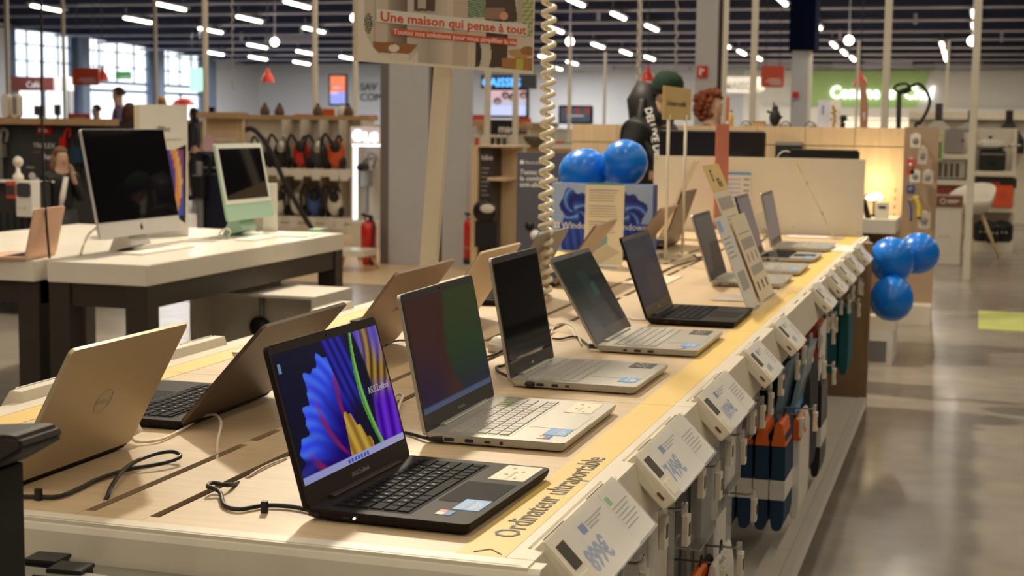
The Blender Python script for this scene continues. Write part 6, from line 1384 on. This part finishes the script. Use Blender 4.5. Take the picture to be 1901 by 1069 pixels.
for i, (p0, p1) in enumerate(((1737, 1752), (1755, 1770), (1773, 1790))):
    o, w, h = goods('g', p0, p1, 346, YS+.03, z1s[2], None); o['label'] = NTH[i]+' dark red patterned box from the left below the chrome toaster'; o.name = 'carton'; part('carton', MB().box(0, w, 0, .15, 0, h), mat('dark_red_box', (.28, .04, .03), .5), o); part('print', MB().box(w*.2, w*.8, -.002, 0, h*.2, h*.5), GREYSHADE, o)
o, w, h = goods('g', 1818, 1868, 278, YS+.05, z2s[0], None); o['label'] = 'black square air fryer on the upper right shelf'; o['category'] = 'appliance'; o.name = 'air_fryer'
part('body', MB().rbox(0, w, 0, .25, 0, h, .03, 'y'), BLACK, o, bevel=.004); part('handle', MB().box(w*.4, w*.6, -.04, 0, h*.4, h*.55), BLACK, o); part('chrome_rim', MB().box(w*.05, w*.95, -.003, 0, h*.78, h*.82), SILVER, o)
FRY = o.location.z+h
o = thing('steam_pan', 'round metal pan with glass lid on top of the black air fryer', 'pan', (PY(1838, 275, YS+.1).x, YS+.18, FRY+.0005)); part('pan', MB().lathe([(.12, 0), (.17, .03), (.17, .05)], 24), SILVER, o); part('lid', MB().lathe([(.165, .0502), (.12, .09), (.02, .11)], 24), CLEAR, o); part('knob', MB().ball((0, 0, .125), .02, .02, .018, 10, 6), BLACK, o); part('side_handle', MB().tube([(.16, 0, .04), (.30, -.02, .05)], .012, 8), STEEL, o)
o, w, h = goods('g', 1812, 1888, 327, YS+.0, z2s[1]+.215, None); o.location.z = z2s[0]-.05-.115; o['label'] = 'long black boxed griddle above the orange boxes'; o['category'] = 'box'; o.name = 'griddle_box'; part('carton', MB().box(0, w, 0, .3, 0, .09), MBLACK, o); part('red_print', MB().box(w*.3, w*.6, -.002, 0, .03, .06), mat('dark_red_box', (.28, .04, .03)), o)
for p0, p1, m, c_ in ((1812, 1844, mat('deep_orange', (.45, .045, .015), .5), 'darker red orange box on the right shelf unit'), (1845, 1881, mat('bright_orange', (.75, .10, .02), .5), 'brighter orange box beside it on the right shelf unit')):
    o, w, h = goods('g', p0, p1, 344, YS-.03, z2s[1], None); o['label'] = c_; o.name = 'carton'; part('carton', MB().box(0, w, 0, .3, 0, h), m, o, bevel=.003); part('faint_print', MB().box(w*.3, w*.7, -.002, 0, h*.4, h*.7), REDSIGN, o)
for i, (px, z, c_) in enumerate(((1828, .30, 'left'), (1860, .30, 'right'), (1842, .12, 'lower'))):
    o = thing('pot', c_+' black cooking pot with chrome knobs on the bottom right shelves', 'pot', (PY(px, 430, YS).x, YS+.12, .1005 if i == 2 else .1005)); r = .11
    if i == 2: o.location.y = YS-.10; r = .06
    part('pot', MB().lathe([(r*.8, 0), (r, .03), (r, .16), (r*.95, .18)], 20), BLACK, o); part('lid', MB().lathe([(r*.95, .1802), (r*.5, .21), (.01, .22)], 20), MBLACK, o); part('knobs', MB().ball((-.04, -r, .10), .012, .01, .012, 8, 6).ball((0, -r*1.02, .10), .012, .01, .012, 8, 6).ball((.04, -r, .10), .012, .01, .012, 8, 6), SILVER, o)
# range hoods on a high wall behind
Y = 20.5
t = thing('hood_wall', 'white display wall carrying the range hoods', 'shelving', (PY(1684, 220, Y).x, Y+.5, 0)); w = PY(1930, 220, Y).x-t.location.x
part('wall', MB().box(0, w, 0, .06, 0, PY(1800, 207, Y).z), mat('hood_wall_cream', (.80, .72, .58), .6), t); part('ledge', MB().box(0, w, -.1, 0, PY(1800, 222, Y).z, PY(1800, 219, Y).z), WHITE2, t)
for px, ct, cb_, hw, bt, m, lab in ((1740, 195, 226, 28, 262, GREYSHADE, 'grey range hood with a dark chimney, left of the others'), (1802, 207, 228, 26, 250, GREY, 'grey range hood behind the wide cream pole'), (1871, 209, 232, 27, 285, BLACK, 'black range hood with a tall chimney at the right edge')):
    s = Y/FPX; P = PY(px, bt, Y); H_ = (bt-ct)*s; hc_ = (bt-cb_)*s; o = thing('range_hood', lab, 'range hood', (P.x, Y+.22, P.z)); W_ = hw*s
    part('chimney', MB().box(-.045, .045, -.06, .06, hc_, H_), m if m is BLACK else DGREY, o)
    part('canopy', MB().add([(-W_, -.2, 0), (W_, -.2, 0), (W_, .2, 0), (-W_, .2, 0), (-W_, -.2, hc_*.45), (W_, -.2, hc_*.45), (W_, .2, hc_*.45), (-W_, .2, hc_*.45), (-.06, -.07, hc_), (.06, -.07, hc_), (.06, .1, hc_), (-.06, .1, hc_)],
         [(0,3,2,1),(0,1,5,4),(1,2,6,5),(2,3,7,6),(3,0,4,7),(4,5,9,8),(5,6,10,9),(6,7,11,10),(7,4,8,11),(8,9,10,11)]), m, o); part('wall_bracket', MB().box(-.03, .03, .1, .28, hc_, hc_+.05), GREY, o)
# white counters in the distance on the right
for px0, px1, Y, ztp, lab in ((1700, 1950, 28, 1.42, 'distant cream white counter behind the range hoods'), (1380, 1520, 30, 1.30, 'distant pale counter left of the green wall'), (440, 720, 27, 1.18, 'distant pale counter before the grey wall, left of the broad column'), (870, 1300, 28, 1.15, 'distant grey counter beyond the man in black'), (-20, 440, 25, 1.22, 'distant wood counter at the entrance windows'), (1520, 1700, 40, 1.5, 'distant white counter below the glowing lettered sign')):
    a, b = PY(px0, 230, Y).x, PY(px1, 230, Y).x; o = thing('distant_counter', lab, 'counter', (a, Y, 0)); m = PEGW if 'wood' not in lab else CAPW
    part('front', MB().box(0, b-a, 0, .5, 0, ztp-.04), m, o); part('top', MB().box(-.02, b-a+.02, -.03, .52, ztp-.04, ztp), WHITE2 if 'wood' not in lab else CAPW, o)
# grey screens and counter items by the windows
for px0, px1, y0, y1, Y, m, lab in ((63, 82, 196, 214, 22, GREY, 'grey monitor by the first entrance window'), (379, 397, 199, 222, 19.5, BLACK, 'black monitor right of the long black hair'), (100, 111, 194, 214, 22, mat('khaki', (.2, .18, .12), .6), 'khaki box beside the pole at the entrance')):
    a, b = PY(px0, y1, Y), PY(px1, y0, Y); o = thing('monitor' if 'monitor' in lab else 'carton', lab, 'monitor' if 'monitor' in lab else 'box', (a.x, Y, 0)); part('screen', MB().box(0, b.x-a.x, 0, .04, a.z, b.z), m, o); part('stand', MB().box((b.x-a.x)*.4, (b.x-a.x)*.6, .0, .05, 0, a.z), m, o)
# cart and chair
Y = 14.3; a = PY(1725, 480, Y); b = PY(1787, 364, Y); w = b.x-a.x; o = thing('service_cart', 'cream service counter with a brown top sign and round white emblem', 'counter', (a.x, Y, 0)); part('body', MB().box(0, w, 0, .28, .0, b.z-.10), WHITE2, o, bevel=.004); part('sign_band', MB().box(-.005, w+.005, -.012, .285, b.z-.10, b.z), mat('sign_brown', (.20, .085, .045), .5), o)
part('emblem', MB().tube([(.10+.022*cos(q*pi/8), -.014, b.z-.05+.022*sin(q*pi/8)) for q in range(17)], .004, 6), TXTW, o); part('print_line', MB().box(.14, .24, -.014, -.012, b.z-.05, b.z-.04).box(.14, .22, -.014, -.012, b.z-.065, b.z-.058), TXTW, o); part('pink_print', MB().box(.07, .17, -.002, 0, .25, .27), mat('pale_pink', (.75, .52, .48), .5), o)
Y = 15.2; P = PY(1793, 475, Y); o = thing('tub_chair', 'white tub chair with splayed wooden legs beside the service counter', 'chair', (P.x, P.y, 0), -.6); zs = .44
sh = MB(); n = 24; prof = []
for j, (r, z) in enumerate(((.02, .43), (.14, .43), (.20, .47), (.235, .58), (.25, .72))):
    for i in range(n):
        a = 2*pi*i/n; hgt = z if j < 3 else .47+(z-.47)*(.35+.65*max(0, cos(a-pi/2))**.7 if cos(a-pi/2) > 0 else .35)
        sh.v.append((r*cos(a), r*sin(a), hgt))
for j in range(4):
    for i in range(n): sh.f.append((j*n+i, j*n+(i+1) % n, (j+1)*n+(i+1) % n, (j+1)*n+i)); sh.sm.append(True)
so = part('shell', sh, WHITE2, o); md = so.modifiers.new('thick', 'SOLIDIFY'); md.thickness = .014
for sx in (-1, 1):
    for sy in (-1, 1): part('leg', MB().tube([(sx*.09, sy*.09, .43), (sx*.22, sy*.22, 0)], [.02, .012], 8), PANELWOOD, o)
# floor mat
q0 = PZ(1814, 612, 0); q1 = PZ(1816, 578, 0); tag(part('floor_mat', MB().box(0, 1.2, 0, q1.y-q0.y, 0, .006), mat('lime_mat', (.52, .56, .16), .8, noise=.1), None, (q1.x, q0.y, .0004)), 'yellow green rectangular mat lying on the floor at the right', 'mat')
# hanging security cords
for px, py, Y, lab in ((1184, 190, 12.5, 'left twisted grey cord hanging above the man in black'), (1254, 136, 12.5, 'right twisted grey cord hanging above the green cap'), (432, 165, 17, 'thin twisted cord hanging left of the pale grey wall')):
    P = PY(px, py, Y); o = thing('security_tether', lab, 'cord', P); L_ = roofz(Y)-P.z-.01; n = int(L_/.035)
    part('coil', MB().tube([(.012*cos(i*2.1), .012*sin(i*2.1), L_*i/n) for i in range(n+1)], .009, 6), mat('cord_grey', (.45, .42, .40), .5), o)
